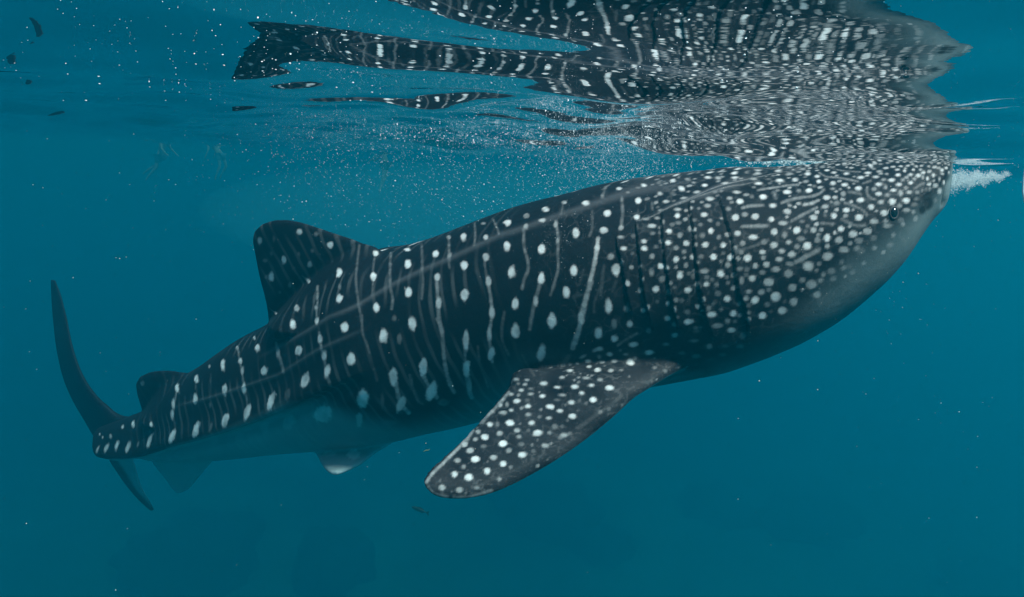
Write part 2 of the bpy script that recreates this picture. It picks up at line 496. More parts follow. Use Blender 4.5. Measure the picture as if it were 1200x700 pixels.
# soft folds above the gills
FOLD = [[(750, 257), (775, 247), (800, 236), (830, 224), (855, 214), (890, 206)], [(790, 243), (810, 236), (840, 225), (870, 216), (895, 211)], [(905, 205), (870, 212), (838, 221), (805, 232)]]
for rd in FOLD:
    c = curve(rd); c = c[np.argsort(c[:, 0])]
    d_ = Q[:, 2] - np.interp(Q[:, 0], c[:, 0], c[:, 2])
    a_ = np.interp(Q[:, 0], c[:, 0], c[:, 1])
    f_ = ss((Q[:, 0] - c[0, 0]) / 0.12) * ss((c[-1, 0] - Q[:, 0]) / 0.12) * (np.abs(absA - a_) < 0.12)
    disp += f_ * 0.003 * np.exp(-(d_ / 0.008) ** 2)
    ridge = np.maximum(ridge, 0.9 * f_ * np.exp(-(d_ / 0.005) ** 2))
# mouth crease at the snout's end
mc = curve([(1111, 212), (1109, 224), (1107, 234), (1105.5, 241)])
if len(mc) > 1:
    mc = mc[np.argsort(mc[:, 2])]
    ds = Q[:, 0] - np.interp(Q[:, 2], mc[:, 2], mc[:, 0])
    f_ = ss((Q[:, 2] - mc[0, 2] + 0.01) / 0.02) * ss((mc[-1, 2] + 0.02 - Q[:, 2]) / 0.03) * (Q[:, 0] > LEN - 0.4)
    disp -= f_ * 0.012 * np.exp(-(ds / 0.008) ** 2)
    slit = np.maximum(slit, f_ * 0.8 * np.exp(-(ds / 0.005) ** 2))

# --- skin pattern
spots = []
def zoom(x0, y0, dots, lines=()):
    for d in dots:
        X, Y, rx, ry = d[:4]
        br = d[4] if len(d) > 4 else 1.0
        an = d[5] if len(d) > 5 else 0.0
        spots.append((x0 + X / 5, y0 + Y / 5, rx / 5, ry / 5, br, an))
    for pts, w, br in lines:
        P = np.array(pts, float)
        if len(P) > 2: P = catmull(P, 8)
        seg = np.r_[0, np.cumsum(np.linalg.norm(np.diff(P, axis=0), axis=1))]
        n = max(2, int(seg[-1] / (w * 0.8)))
        wob = np.random.default_rng(int(seg[-1] * 13) % 9999).uniform(0.75, 1.15, n + 1)
        for k in range(n + 1):
            x = np.interp(seg[-1] * k / n, seg, P[:, 0]); y = np.interp(seg[-1] * k / n, seg, P[:, 1])
            spots.append((x0 + x / 5, y0 + y / 5, w / 5 * 1.0, w / 5 * 1.0, br * 0.85 * wob[k], 0.0))
zoom(900, 150, [(70,307,28,14),(158,302,24,13),(112,376,30,16),(240,367,24,16),(345,408,26,18),(298,314,20,14),(380,322,20,13),(232,270,22,11),(288,283,18,10),(450,333,26,13),(528,353,26,14),(545,290,24,11),(458,268,20,10),(386,262,18,8),(345,248,18,7),(488,234,18,6),(60,250,24,7),(120,270,20,7,.6),(130,232,25,5,.6),(205,244,24,7,.6),(320,230,20,6,.6),(222,315,20,12,.6),(270,340,16,10,.4),(180,370,14,12,.4),(380,358,20,10,.6),(30,457,26,16),(112,490,28,22),(20,535,22,20),(85,560,28,16,.7),(38,608,26,24),(170,600,28,24),(268,527,27,24),(335,460,24,16,.7),(387,514,24,24),(268,600,24,22,.7),(232,575,16,16,.35),(200,548,20,14,.4),(335,510,14,18,.35),(98,625,18,26,.55),(190,650,30,18,.6),(122,670,24,18,.8),(345,645,26,30),(290,655,22,24,.5),(428,592,28,24),(232,688,32,22),(415,660,30,26,.7),(36,686,26,20),(500,622,34,26,.9),(585,605,32,24,.85),(460,483,28,20),(542,422,28,18),(440,385,22,22,.6),(402,440,26,16,.5),(533,525,28,24),(605,463,26,22),(620,548,34,22,.7),(700,575,36,18,.6),(680,498,30,26,.9),(662,434,22,16,.7),(728,432,28,24),(812,425,26,20),(648,387,24,15),(648,330,24,14),(632,287,24,10),(585,264,20,8),(700,393,20,14,.6),(735,366,22,12),(690,346,14,20,.6),(722,307,22,12),(762,275,18,12),(768,332,20,12),(776,382,20,26,.7),(838,322,20,13),(828,378,20,13),(790,305,14,12,.6),(812,290,14,9,.8),(836,274,14,9),(800,252,14,9),(758,245,18,8),(696,270,16,9,.7),(678,303,18,10,.6),(652,255,18,9,.7),(690,235,18,7),(734,228,16,6),(778,225,16,6),(722,192,18,9),(820,222,14,7),(868,225,15,8),(850,245,12,8),(900,222,14,8),(880,280,16,12),(858,300,16,12,.7),(910,262,14,12),(935,297,13,14),(908,290,10,14,.7),(945,330,14,12),(970,278,12,14),(976,230,16,9),(942,225,12,8),(945,255,12,10),(1020,248,12,11),(1022,270,12,8,.8),(1035,320,11,16),(980,338,20,18,.8),(1005,300,10,14,.8),(1005,372,16,22,.8),(970,310,12,12,.7),(950,355,12,14,.7),(875,378,18,14,.6),(905,365,10,16,.6),(930,358,8,12,.6),(870,415,22,12,.5),(770,458,20,18,.6),(810,482,30,20,.6),(860,450,26,18,.4),(1000,235,12,8,.8),(1045,235,10,9),(1060,262,8,10,.8),(895,245,12,9,.8),(820,310,10,8,.5),(560,240,20,7,.7),(530,205,20,6,.6),(620,240,16,7,.6),(530,660,34,26,.4),(620,645,30,24,.35),(780,540,26,20,.3),
    (760,200,14,6,.8),(800,198,13,6,.8),(840,200,13,6,.8),(880,198,13,6,.8),(920,200,13,7,.8),(960,203,12,7,.8),(1000,206,12,7,.8),(1040,208,10,7,.8),(700,205,15,5,.7),(660,212,15,5,.7),(610,215,16,5,.6),(570,222,16,5,.6),(860,180,14,6,.8),(905,178,12,6,.8),(950,180,12,6,.8),(990,182,12,6,.8),(1030,186,10,6,.8),(780,178,14,6,.8),(1060,215,9,8,.8)],
    [([(0,352),(60,346),(120,340),(180,335)],7,.5),([(80,440),(130,420),(190,408),(250,402),(300,385),(325,365)],11,.6),([(215,450),(255,442),(295,425)],14,.8),([(140,545),(190,515),(240,490),(285,468)],10,.6),([(300,262),(340,285),(400,290),(460,300),(530,315)],7,.6),([(370,236),(420,248),(480,255),(540,258)],6,.5),([(450,440),(500,455),(550,480),(580,510)],10,.55),([(435,535),(470,555),(520,575),(570,570)],12,.5),([(580,350),(580,385),(600,410),(625,420)],9,.55),([(475,375),(510,380),(545,390)],10,.5),([(315,560),(350,562),(380,565)],12,.5),([(560,325),(600,310)],9,.5),([(860,355),(890,335),(915,325)],10,.6),([(30,380),(45,410)],14,.45)])
zoom(700, 180, [(305,145,18,10),(200,155,16,9,.6),(128,208,18,14,.8),(240,205,18,8,.4),(180,233,14,8,.5),(360,175,16,10,.4),(443,162,23,13),(495,208,24,18),(368,237,20,14,.7),(440,235,18,16,.3),(402,283,23,12,.9),(240,278,26,22),(230,373,24,20),(60,352,24,20,.8),(40,448,24,24,.8),(75,602,22,18,.6),(110,672,24,32),(30,250,14,12,.5),(45,205,14,14,.4),(548,118,20,12,.5),(645,140,22,10),(725,104,20,10,.7),(803,115,24,10),(805,146,26,11),(730,137,18,7,.6),(708,163,16,9,.6),(628,186,22,12),(565,172,16,9,.5),(747,183,24,9),(585,228,26,12,.8),(505,262,26,9,.8),(875,117,18,6,.5),(945,100,22,7,.8),(925,125,18,7,.6),(915,152,26,8,.7),(945,176,28,11),(1068,157,27,12),(1062,102,26,7,.7),(1120,122,26,7,.6),(1158,153,22,12),(1010,175,16,9,.4),(1005,150,22,7,.4),(972,254,30,20),(1113,225,27,16),(835,280,28,20),(815,227,28,12,.9),(775,265,20,12,.7),(905,255,18,14,.35),(1040,240,14,22,.5),(1180,218,18,14,.5),(1030,303,26,15,.9),(1110,340,28,22),(925,372,30,24),(1018,385,24,22,.8),(810,377,26,24),(768,328,18,16,.5),(1088,410,28,14,.7),(1165,452,26,24),(915,490,36,18),(822,470,24,20,.8),(1038,458,24,24,.8),(1100,475,14,24,.45),(1120,520,22,20,.7),(1036,538,26,22),(968,577,24,20,.9),(880,612,28,26),(1140,592,30,24,.85),(925,658,22,20,.7),(992,650,26,22,.9),(1078,570,24,16,.6),(1062,620,22,18,.6),(1130,650,26,18,.5),(1040,675,26,14,.6),(840,570,32,14,.35),
    (660,268,30,14,.9),(645,307,24,14,.7),(625,358,24,17),(660,393,18,14,.6),(708,413,16,16,.35),(665,458,23,23),(712,490,18,20,.5),(632,538,24,22),(738,538,21,23),(680,607,24,24),(780,608,20,24),(725,632,18,16,.4),(610,605,22,20,.35),(738,585,18,14,.35),(728,380,14,8,.7),(688,555,16,16,.3),(630,685,30,14,.4),(722,692,24,12,.8),
    (470,328,24,10,.8),(470,367,24,18),(475,408,22,14,.5),(420,458,22,20),(415,525,23,18),(482,480,18,20,.5),(520,525,24,20),(462,555,20,18,.6),(508,577,20,18,.5),(462,622,22,22),(520,655,20,22,.5),(555,605,16,20,.9),(570,450,14,16,.8),(540,438,14,20,.7),(552,326,12,14,.8),(412,672,14,18,.7),(485,697,20,10,.8),
    (320,425,28,15),(325,468,22,12,.5),(275,517,22,16,.9),(278,558,22,18),(322,605,20,22,.6),(342,547,16,12,.4),(374,662,22,22),(255,660,12,18,.7),(388,405,10,14,.6),(384,570,8,14,.5),(315,685,14,18,.4),(280,385,26,9,.6),(350,378,20,9,.6),(370,335,18,8,.6),
    (135,490,24,12,.7),(155,558,26,15),(208,588,16,14,.4),(145,638,14,18,.9),(202,668,20,18,.6),(210,482,16,14,.4),(235,440,8,24,.3)],
    [([(145,260),(148,330),(140,400),(135,440)],9,.3),([(320,290),(322,330)],10,.35),([(850,320),(900,308),(970,305)],12,.55),([(850,430),(920,425),(990,425)],13,.6),([(810,575),(880,555),(950,530),(1000,505)],10,.35),([(940,215),(1020,202),(1100,190),(1180,183)],8,.65),([(1080,290),(1130,275),(1200,262)],9,.5),([(1140,395),(1200,365)],12,.5),
     ([(370,345),(450,305),(540,270),(620,235),(700,205),(770,185),(850,165),(940,140),(1050,115),(1190,95)],4,.5),([(440,312),(520,285),(600,255),(690,225),(780,200),(860,185),(950,160)],4,.45),([(230,395),(300,378),(370,345)],5,.5)])
zoom(700, 300, [(345,195,26,26),(352,268,16,16,.35),(410,365,26,22),(412,278,16,18,.8),(485,117,24,24),(530,200,28,22),(560,120,18,24,.35),(455,185,16,14,.35),(590,298,20,20,.7),(535,385,36,20),(520,325,20,12,.3),(580,440,30,16,.3),(455,465,24,18,.7),(640,167,22,20,.9),(700,168,18,18,.5),(722,107,26,26),(765,160,16,16,.4),(762,252,25,24),(625,252,16,20,.8),(690,270,18,18,.25),(672,342,36,20),(797,337,24,26),(700,407,40,18,.55),(785,435,30,22,.9),(850,470,22,30,.4),(300,300,14,20,.8),(268,138,10,18,.7),(455,310,10,18,.7),(628,90,36,18,.6),(318,100,18,24,.5),(410,72,14,18,.9),
    (178,160,22,24,.9),(248,205,20,20,.6),(268,320,18,18,.8),(190,402,24,22,.9),(175,305,14,24,.4),(65,295,24,50),(12,450,20,36),(100,400,14,36,.45),(98,488,20,22),(300,440,20,22,.4),
    (210,520,34,20),(72,577,24,14),(305,565,34,20,.95),(195,628,30,20),(100,617,20,11,.8),(165,577,20,10,.6),(135,555,12,12,.4),(28,625,20,8,.7),(78,672,18,12,.9),(10,668,16,14,.9),(10,545,30,16,.9),(400,518,30,14,.5),(495,570,28,14,.35),(580,588,32,16,.4),(10,595,14,14,.5),
    (908,132,26,24,.85),(845,145,18,30,.5),(835,75,26,14,.5),(888,207,24,16,.6),(1005,152,34,30,.7),(962,212,26,20,.6),(925,260,28,28),(1047,237,38,34,.95),(968,350,30,28),(1080,322,34,30,.9),(1150,270,28,28,.6),(1140,190,30,26,.5),(995,285,24,20,.4),(885,330,20,16,.4),(1120,105,34,26,.5),(968,97,24,18,.5),(655,530,24,24,.55),(565,498,36,12,.4),(750,530,30,12,.3),(840,530,26,16,.35),(735,580,30,14,.25),(665,607,30,10,.2)],
    [([(120,525),(170,490),(230,455)],10,.45),([(20,230),(30,150),(35,90)],10,.25),([(90,200),(110,150)],12,.2)])
zoom(900, 270, [(45,388,40,36,.9),(85,470,36,30,.9),(150,418,30,30,.7),(145,337,32,30,.6),(255,320,40,34,.6),(285,378,34,28,.6),(240,212,44,38,.7),(350,150,40,30,.7),(120,250,34,28,.5),(445,112,38,30,.6),(370,238,34,28,.4),(545,122,34,30,.3),(475,212,24,24,.2),(15,305,26,28,.7),(140,142,32,24,.85),(45,228,32,20,.6),(66,170,28,18,.7),(120,195,24,16,.5),(80,122,26,16,.8),(230,95,34,26),(35,90,26,22)],
    [([(165,185),(230,150),(300,115)],20,.7)])
for i_ in range(len(spots)): q = spots[i_]; spots[i_] = (q[0], q[1], q[2] * .84, q[3] * .84, q[4] * (.95 if q[4] >= 1 else .9), q[5])
zoom(500, 200, [(215,387,18,30,.9),(52,487,20,24),(220,557,25,30),(62,627,20,26,.8),(347,392,18,18,.8),(347,505,19,24,.8),(332,310,14,10,.5),(474,306,23,20),(471,445,22,30),(498,595,27,36),(362,645,20,32,.8),(697,228,22,15),(678,296,22,12,.9),(585,265,20,16,.5),(582,330,14,20,.6),(672,460,24,33),(672,632,22,36),(807,187,16,14,.7),(932,192,26,16),(1058,252,24,22,.9),(1038,348,24,20,.8),(875,367,26,32),(862,588,25,35),(757,318,14,20,.7),(767,410,10,20,.6),(1128,108,18,14,.8),(1078,504,22,20,.6),(1110,580,26,38),(1140,335,16,18,.6),(978,90,18,10),(128,395,12,16,.4),(135,495,16,20,.5),(1000,450,16,24,.9)],
    [([(280,300),(285,380),(280,440)],8,.35),([(385,280),(410,330),(425,375)],7,.35),([(340,540),(350,620),(365,700)],8,.3),([(570,350),(570,440),(590,520),(595,580),(570,640),(560,690)],10,.4),([(757,300),(770,400),(768,500),(770,580),(750,650),(735,700)],9,.45),([(970,240),(970,330),(955,380)],9,.25),([(1145,170),(1148,250),(1140,320)],10,.4),([(1005,400),(995,480),(980,560),(960,640),(945,700)],14,.75),([(1040,560),(1025,640),(1020,700)],9,.2),([(130,400),(130,520),(135,570)],8,.3),([(900,650),(920,580)],8,.2),([(1050,90),(1030,160)],10,.35),([(800,190),(790,260)],7,.3)])
zoom(500, 330, [(222,80,24,40),(70,125,18,36,.8),(520,130,22,38),(522,293,26,48),(638,110,16,32,.7),(610,235,12,36,.35),(733,225,28,50),(817,62,24,38),(1065,145,24,50,.9),(1005,305,24,38,.9),(905,215,20,52,.8),(670,425,26,60,.9,-8),(230,345,20,66),(232,515,24,50),(250,610,18,50,.6),(382,180,18,50,.8),(368,310,14,50,.8),(378,420,20,50,.9,-8),(30,650,30,60,.9,-28),(1100,335,22,22,.8),(1100,250,20,36,.4),(1170,160,16,22,.5),(1190,250,22,24,.7)],
    [([(60,0),(65,100),(70,200),(90,290),(100,400),(110,500),(130,590),(160,650)],12,.55),([(360,0),(375,100),(383,180),(375,250),(366,320),(375,400),(385,470)],10,.6),([(225,400),(225,460)],10,.5),([(235,560),(250,640),(265,680)],16,.55),([(300,380),(310,480),(340,560),(360,620)],8,.3),([(455,180),(440,270),(445,350),(480,430)],9,.3),([(660,30),(635,110),(612,230),(605,280)],12,.4),([(750,20),(725,80)],9,.3),([(965,0),(935,90),(910,200),(890,290),(855,390)],18,.65),([(800,490),(830,440)],18,.3),([(560,430),(590,490),(630,550)],8,.2),([(980,180),(985,120),(1020,30)],9,.18)])
zr = np.random.default_rng(5)
zoom(0, 0, [((u_ + zr.uniform(-2, 2)) * 5, (v_ + zr.uniform(-.8, .8)) * 5, zr.uniform(10, 14), zr.uniform(5, 7), zr.uniform(.6, 1)) for v_ in (172, 176, 180, 184) for u_ in np.arange(985 + (v_ % 8), 1116, 7.5)])
i_pec = len(spots)
zoom(490, 400, [(735,248,34,16),(660,310,24,12,.6),(728,323,26,15),(578,350,30,19),(645,382,28,16,.9),(537,478,38,25),(645,430,20,15,.6),(665,477,28,18,.8),(765,450,26,14,.7),(772,382,32,20),(830,408,24,14,.8),(815,270,26,12,.9),(917,265,30,17),(845,315,30,11,.6),(842,212,20,10,.7),(890,170,24,11,.9),(958,305,22,15,.9),(895,357,24,17,.8),(1024,343,30,20),(902,438,32,21),(1050,168,25,16),(1120,272,32,20),(1000,148,20,13,.8),(998,116,24,14,.9),(1122,75,24,16),(1150,117,20,13,.7),(1127,173,20,13,.7),(1065,225,24,13,.7),(1015,258,24,12,.8),(985,215,28,11,.6),(1075,122,18,10,.5),(1060,90,18,14,.4),(570,222,20,11,.7),(637,227,20,8,.8),(625,253,18,9,.8),(587,250,14,9,.5),(605,287,20,13,.8),(660,278,20,9,.4),(545,312,18,12,.7),(480,375,18,17,.8),(520,370,14,20,.4),(500,418,32,16,.7),(545,405,20,14,.7),(420,488,24,20,.85),(465,485,16,24,.4),(350,528,22,18,.7),(392,562,28,24,.9),(335,575,18,16,.5),(478,540,26,18,.6),(580,522,28,18,.65),(590,560,22,16,.5),(497,600,38,27),(700,538,40,26),(610,665,36,22,.95),(745,612,36,18,.6),(605,605,28,16,.35),(530,640,24,20,.45),(440,680,30,22,.6),(270,605,28,22,.8),(305,640,34,24,.6),(335,690,34,24,.95),(385,615,28,16,.3),(800,500,24,22,.3),(855,550,36,18,.55),(640,345,20,12,.25),(1045,50,36,14,.7,25),(965,90,32,12,.6,25),(815,345,24,10,.35)])
zoom(490, 460, [(232,398,28,22,.5),(213,480,25,26,.8),(295,498,34,30,.9),(405,458,32,28,.9),(498,418,30,24,.9),(140,558,30,24,.6),(240,572,34,24,.5),(268,435,18,18,.4),(345,558,24,14,.4)],
    [([(1190,20),(1130,70),(1060,120),(1000,165),(940,205)],16,.16),([(890,240),(830,265)],16,.4),([(740,360),(640,420),(540,465),(440,510),(340,555)],14,.12),
     ([(530,0),(440,100),(340,200),(230,330),(160,400),(80,480),(45,530)],14,.65),([(50,560),(110,605),(200,622),(320,610),(430,575)],13,.45)])
for i_ in range(i_pec, len(spots)): q = spots[i_]; spots[i_] = (q[0], q[1], q[2] * .76, q[3] * .80, q[4], q[5])
zoom(290, 250, [(305,110,17,18),(485,187,20,22),(403,122,16,14,.3),(72,163,13,24,.7),(155,150,8,20,.25),(213,272,18,26),(298,240,10,14,.35),(380,222,10,12,.3),(365,300,14,20,.7),(360,400,17,18,.8),(540,350,21,32),(537,500,18,30),(540,430,10,20,.35),(140,373,16,30,.9),(110,375,10,14,.4),(248,418,12,18,.4),(103,278,14,12,.3),(140,235,10,14,.25),(270,322,10,12,.25),(190,465,10,10,.25),(168,588,20,30,.8),(288,555,16,22,.8),(266,650,19,32),(403,555,10,15,.7),(408,632,14,22,.9),(752,242,18,18,.9),(738,372,18,30),(755,552,20,30),(936,212,20,17),(940,298,22,28),(943,463,24,33),(965,647,26,46),(1104,238,20,22),(1112,377,18,28,.9),(1120,527,18,40,.8),(1180,140,14,20,.6),(568,667,25,32),(860,615,16,20,.3)],
    [([(655,190),(645,280),(635,380),(645,480),(660,580),(672,660)],8,.3),([(840,230),(835,330),(838,430),(850,500),(845,560)],9,.35),([(745,260),(735,340),(735,420),(730,480)],7,.3),([(1020,170),(1025,300),(1028,400),(1020,500)],9,.3),([(1180,180),(1185,280)],9,.4),([(410,430),(410,520),(405,580),(410,650)],8,.5),([(1120,560),(1125,660)],9,.4)])
zoom(290, 370, [(425,135,15,30,.95),(450,235,16,34,.9),(476,320,20,42),(299,205,23,34),(350,375,28,44),(161,492,26,46),(608,255,27,46),(797,120,25,46),(22,550,22,44),(890,135,18,36,.3),(180,220,12,32,.6),(260,450,24,30,.2),(855,360,27,60,.95),(900,520,26,56,.9,-25),(1030,300,25,60),(1075,435,26,60,.95,-28),(675,490,38,64),(655,610,22,44,.6),(440,580,62,54,.75),(238,628,40,36,.4),(85,665,34,28,.35),(790,505,12,46,.3),(1150,510,40,24,.3),(830,628,50,16,.2),(960,395,12,40,.3)],
    [([(170,160),(180,220),(200,280),(215,330)],10,.45),([(420,100),(435,190),(450,250),(470,320),(495,380)],9,.5),([(670,0),(675,100),(700,170),(715,220)],8,.3),([(870,400),(885,470),(910,530),(945,570)],14,.6),([(1030,350),(1055,400),(1110,480)],14,.6),([(1115,20),(1140,100),(1150,230),(1165,330),(1195,410)],13,.6),([(740,310),(760,380)],9,.2),([(950,350),(970,430),(1000,500),(1030,520)],9,.3)])
zoom(320, 430, [(470,515,44,34,.9),(330,510,50,20,.6)])
zoom(100, 370, [(990,130,12,14,.8),(1008,190,17,22),(890,187,8,12,.8),(805,287,13,36),(907,265,11,20,.9),(920,325,10,28,.8),(817,436,16,34),(932,424,14,36),(1047,323,21,30),(970,555,22,44),(842,603,23,40),(650,370,14,26),(645,487,16,32),(727,296,8,10,.7),(733,520,8,18,.35),(733,380,6,24,.2),(537,422,12,28),(516,520,10,30,.9),(510,580,10,28,.9),(385,636,9,18),(280,637,9,20),(218,652,8,12,.8),(335,400,14,16,.4)],
    [([(540,400),(530,470),(515,540),(510,600)],7,.4),([(650,350),(645,430)],7,.3),([(895,200),(905,270),(920,340),(930,420),(950,490),(975,580)],7,.4),([(735,340),(735,500)],6,.15)])
zoom(100, 470, [(148,207,8,14,.8),(137,267,10,20,.9),(193,255,10,24),(265,260,13,28),(322,247,7,14,.4),(392,226,13,34),(530,195,18,36),(671,156,22,42),(760,140,12,24,.3),(93,272,6,16,.8),(85,195,5,8,.7),(103,213,5,8,.8),(52,122,5,10,.5),(1040,170,32,28,.3),(895,225,32,26,.25),(740,250,30,22,.2),(1180,130,40,44,.4)])

Nb = nrm @ FR
sg = np.where(Q[:, 1] >= 0, 1.0, -1.0)
QM = Q.copy(); QM[:, 1] = np.abs(QM[:, 1])
NM = Nb.copy(); NM[:, 1] *= sg
pale = np.zeros(nv)
order = np.argsort(QM[:, 0]); QS = QM[order]; NSrt = NM[order]; sv = QS[:, 0].copy()
acc = np.zeros(nv)
def plane_noise(P_, lam, n, seed):
    r_ = np.random.default_rng(seed); o = np.zeros(len(P_))
    for _ in range(n):
        k = r_.normal(size=3); k *= 2 * math.pi / (lam * r_.uniform(.7, 1.4)) / np.linalg.norm(k)
        o += np.sin(P_ @ k + r_.uniform(0, 6.28))
    return o / math.sqrt(n / 2)
rag = 0.085 * plane_noise(QS, 0.040, 9, 1) + 0.035 * plane_noise(QS, 0.016, 8, 2)
tone = np.clip(0.88 + 0.13 * plane_noise(QS, 0.05, 9, 3), 0.55, 1.0)
for (u, v, rx, ry, br, an) in spots:
    p, n = hit(u, v)
    if p is None: continue
    # tangent plane axes of the traced ellipse
    a_ = math.radians(an); rx *= 0.84; ry *= 0.84
    ex = (rx * math.cos(a_), -rx * math.sin(a_)); ey = (ry * math.sin(a_), ry * math.cos(a_))
    es = []
    for dx, dy in (ex, ey):
        d = ray(u + dx * 0.5, v + dy * 0.5)
        den = d @ n
        base_d = (p - CAM) @ fwd
        if abs(den) < 0.06 * np.linalg.norm(d):
            den = -0.06 * np.linalg.norm(d)
        k = ((p - CAM) @ n) / den
        es.append((CAM + k * d - p) * 2)
    lim = 2.0 * max(rx, ry) * base_d / F
    es = [e_ * min(1, lim / (np.linalg.norm(e_) + 1e-9)) for e_ in es]
    c = to_body(p); c[1] = abs(c[1])
    M = np.stack(es, 1).T @ FR              # rows in body axes
    nb = n @ FR
    rad = max(np.linalg.norm(M[0]), np.linalg.norm(M[1])) * 1.6
    i0, i1 = np.searchsorted(sv, (c[0] - rad, c[0] + rad))
    D = QS[i0:i1] - c
    sel = np.nonzero((np.abs(D[:, 1]) < rad) & (np.abs(D[:, 2]) < rad) & (NSrt[i0:i1] @ nb > 0.15))[0]
    if len(sel) == 0: continue
    ab = D[sel] @ np.linalg.pinv(M)
    r = np.sqrt((ab ** 2).sum(1)) * (1 + rag[i0 + sel])
    px = min(0.8, max(0.30, 1.15 / max(0.6, min(rx, ry))))        # edge softness
    val = br ** 1.5 * ss((1.0 + px - r) / (2 * px)) * tone[i0 + sel]
    ii = order[i0 + sel]
    acc[ii] = np.maximum(acc[ii], val)
# faint upright stripes between the rows on the flank, a faint maze on the head
sq, aq, bq = QM[:, 0], QM[:, 1], QM[:, 2]
wob = 0.009 * plane_noise(QM, 0.6, 7, 4) + 0.003 * plane_noise(QM, 0.12, 7, 5)
per = np.interp(sq, [0, 2, 4, LEN], [0.085, 0.075, 0.062, 0.05])
phs = np.cumsum(np.full(400, 1.0))
st = np.cos(2 * pi * np.interp(sq + wob, np.linspace(0, LEN, 300), np.cumsum(LEN / 300 / np.interp(np.linspace(0, LEN, 300), [0, 2, 4, LEN], [0.085, 0.075, 0.062, 0.05]))))
st = ss((st - 0.35) / 0.6) * np.clip(0.45 + 0.45 * plane_noise(QM, 0.22, 9, 6), 0, 1)
on_flank = ss((sq - 0.5) / 0.5) * ss((LEN - 1.45 - sq) / 0.35) * (absA < 1.12 * Wloc)
mz = np.abs(plane_noise(QM, 0.055, 16, 7))
mz = ss((0.34 - mz) / 0.25) * np.clip(0.5 + 0.4 * plane_noise(QM, 0.15, 9, 8), 0, 1)
on_head = ss((sq - (LEN - 1.5)) / 0.3)
mz2 = np.abs(plane_noise(QM, 0.04, 16, 9)); mz2 = ss((0.34 - mz2) / 0.25) * np.clip(0.5 + 0.4 * plane_noise(QM, 0.1, 9, 10), 0, 1)
pale = np.maximum(acc, 0.075 * st * on_flank)
pale = np.maximum(pale, 0.05 * mz * on_head)
# small faint dots filling the gaps between the traced ones
dr = np.random.default_rng(17)
def fill(mask, n, rlo, rhi, blo, bhi):
    global pale
    cand = dr.permutation(np.nonzero(mask[order])[0])[:n * 6]
    done = 0
    for i in cand:
        if done >= n: break
        j0, j1 = np.searchsorted(sv, (sv[i] - 0.03, sv[i] + 0.03))
        D = np.linalg.norm(QS[j0:j1] - QS[i], axis=1)
        r_ = dr.uniform(rlo, rhi)
        if pale[order[j0:j1][D < r_ * 1.7]].max() > 0.14: continue
        b_v = dr.uniform(blo, bhi)
        near = np.nonzero(D < r_ * 1.5)[0]
        v_ = b_v * ss((1.35 - D[near] / r_ * (1 + rag[j0 + near])) / 0.75)
        ii = order[j0 + near]; pale[ii] = np.maximum(pale[ii], v_)
        done += 1
ang_d = np.arctan2(QM[:, 1], QM[:, 2] - np.interp(QM[:, 0], S, 0.5 * (bt + bb)))
fill((sq > LEN - 0.95) & (ang_d < 1.75), 130, 0.006, 0.010, 0.12, 0.36)
fill((sq > LEN - 0.5) & (ang_d < 1.45), 110, 0.005, 0.008, 0.3, 0.65)


# counter-shading: dark back, pale belly
BND = [(120, 531), (166, 532), (208, 519), (270, 501), (338, 474), (380, 474), (420, 490), (480, 500), (540, 486), (600, 476), (790, 440), (850, 428), (900, 404), (935, 378), (965, 346), (1000, 308), (1040, 278), (1072, 254), (1100, 229)]
bc = curve(BND)
ang = np.arctan2(bc[:, 1], bc[:, 2] - np.interp(bc[:, 0], S, 0.5 * (bt + bb)))
o_ = np.argsort(bc[:, 0])
vang = np.arctan2(QM[:, 1], QM[:, 2] - np.interp(QM[:, 0], S, 0.5 * (bt + bb)))
dang = vang - np.interp(QM[:, 0], bc[o_, 0], ang[o_])
soft = np.interp(QM[:, 0], [0, 1.8, 3.0, LEN - 1.2, LEN], [0.06, 0.10, 0.20, 0.30, 0.22])
belly = ss((dang + soft) / (2 * soft))
from mathutils import kdtree
pb = to_body(PEC)
kd = kdtree.KDTree(len(pb))
for i, p in enumerate(pb): kd.insert(p, i)
kd.balance()
pec = np.zeros(nv)
lo_, hi_ = pb.min(0) - 0.05, pb.max(0) + 0.05
for i in np.nonzero(((QM > lo_) & (QM < hi_)).all(1))[0]:
    pec[i] = kd.find(QM[i])[2]
    pec[i] = 1.0 if pec[i] < 0.025 else max(0.0, 1 - (pec[i] - 0.025) / 0.04)
ven = np.zeros(nv)
for vb in VENT:
    vb = to_body(vb); kd = kdtree.KDTree(len(vb))
    for i, p in enumerate(vb): kd.insert(p, i)
    kd.balance()
    for i in np.nonzero(((QM > vb.min(0) - 0.05) & (QM < vb.max(0) + 0.05)).all(1))[0]:
        ven[i] = max(ven[i], min(1.0, max(0.0, 1 - (kd.find(QM[i])[2] - 0.02) / 0.05)))
pale = np.maximum(pale, 0.06 * mz2 * pec)
fill(pec > 0.9, 150, 0.004, 0.008, 0.10, 0.32)
fin = np.maximum(pec, ((absA > 1.15 * Wloc + 0.02) & (Q[:, 0] > 1.0)))
belly *= 1 - fin
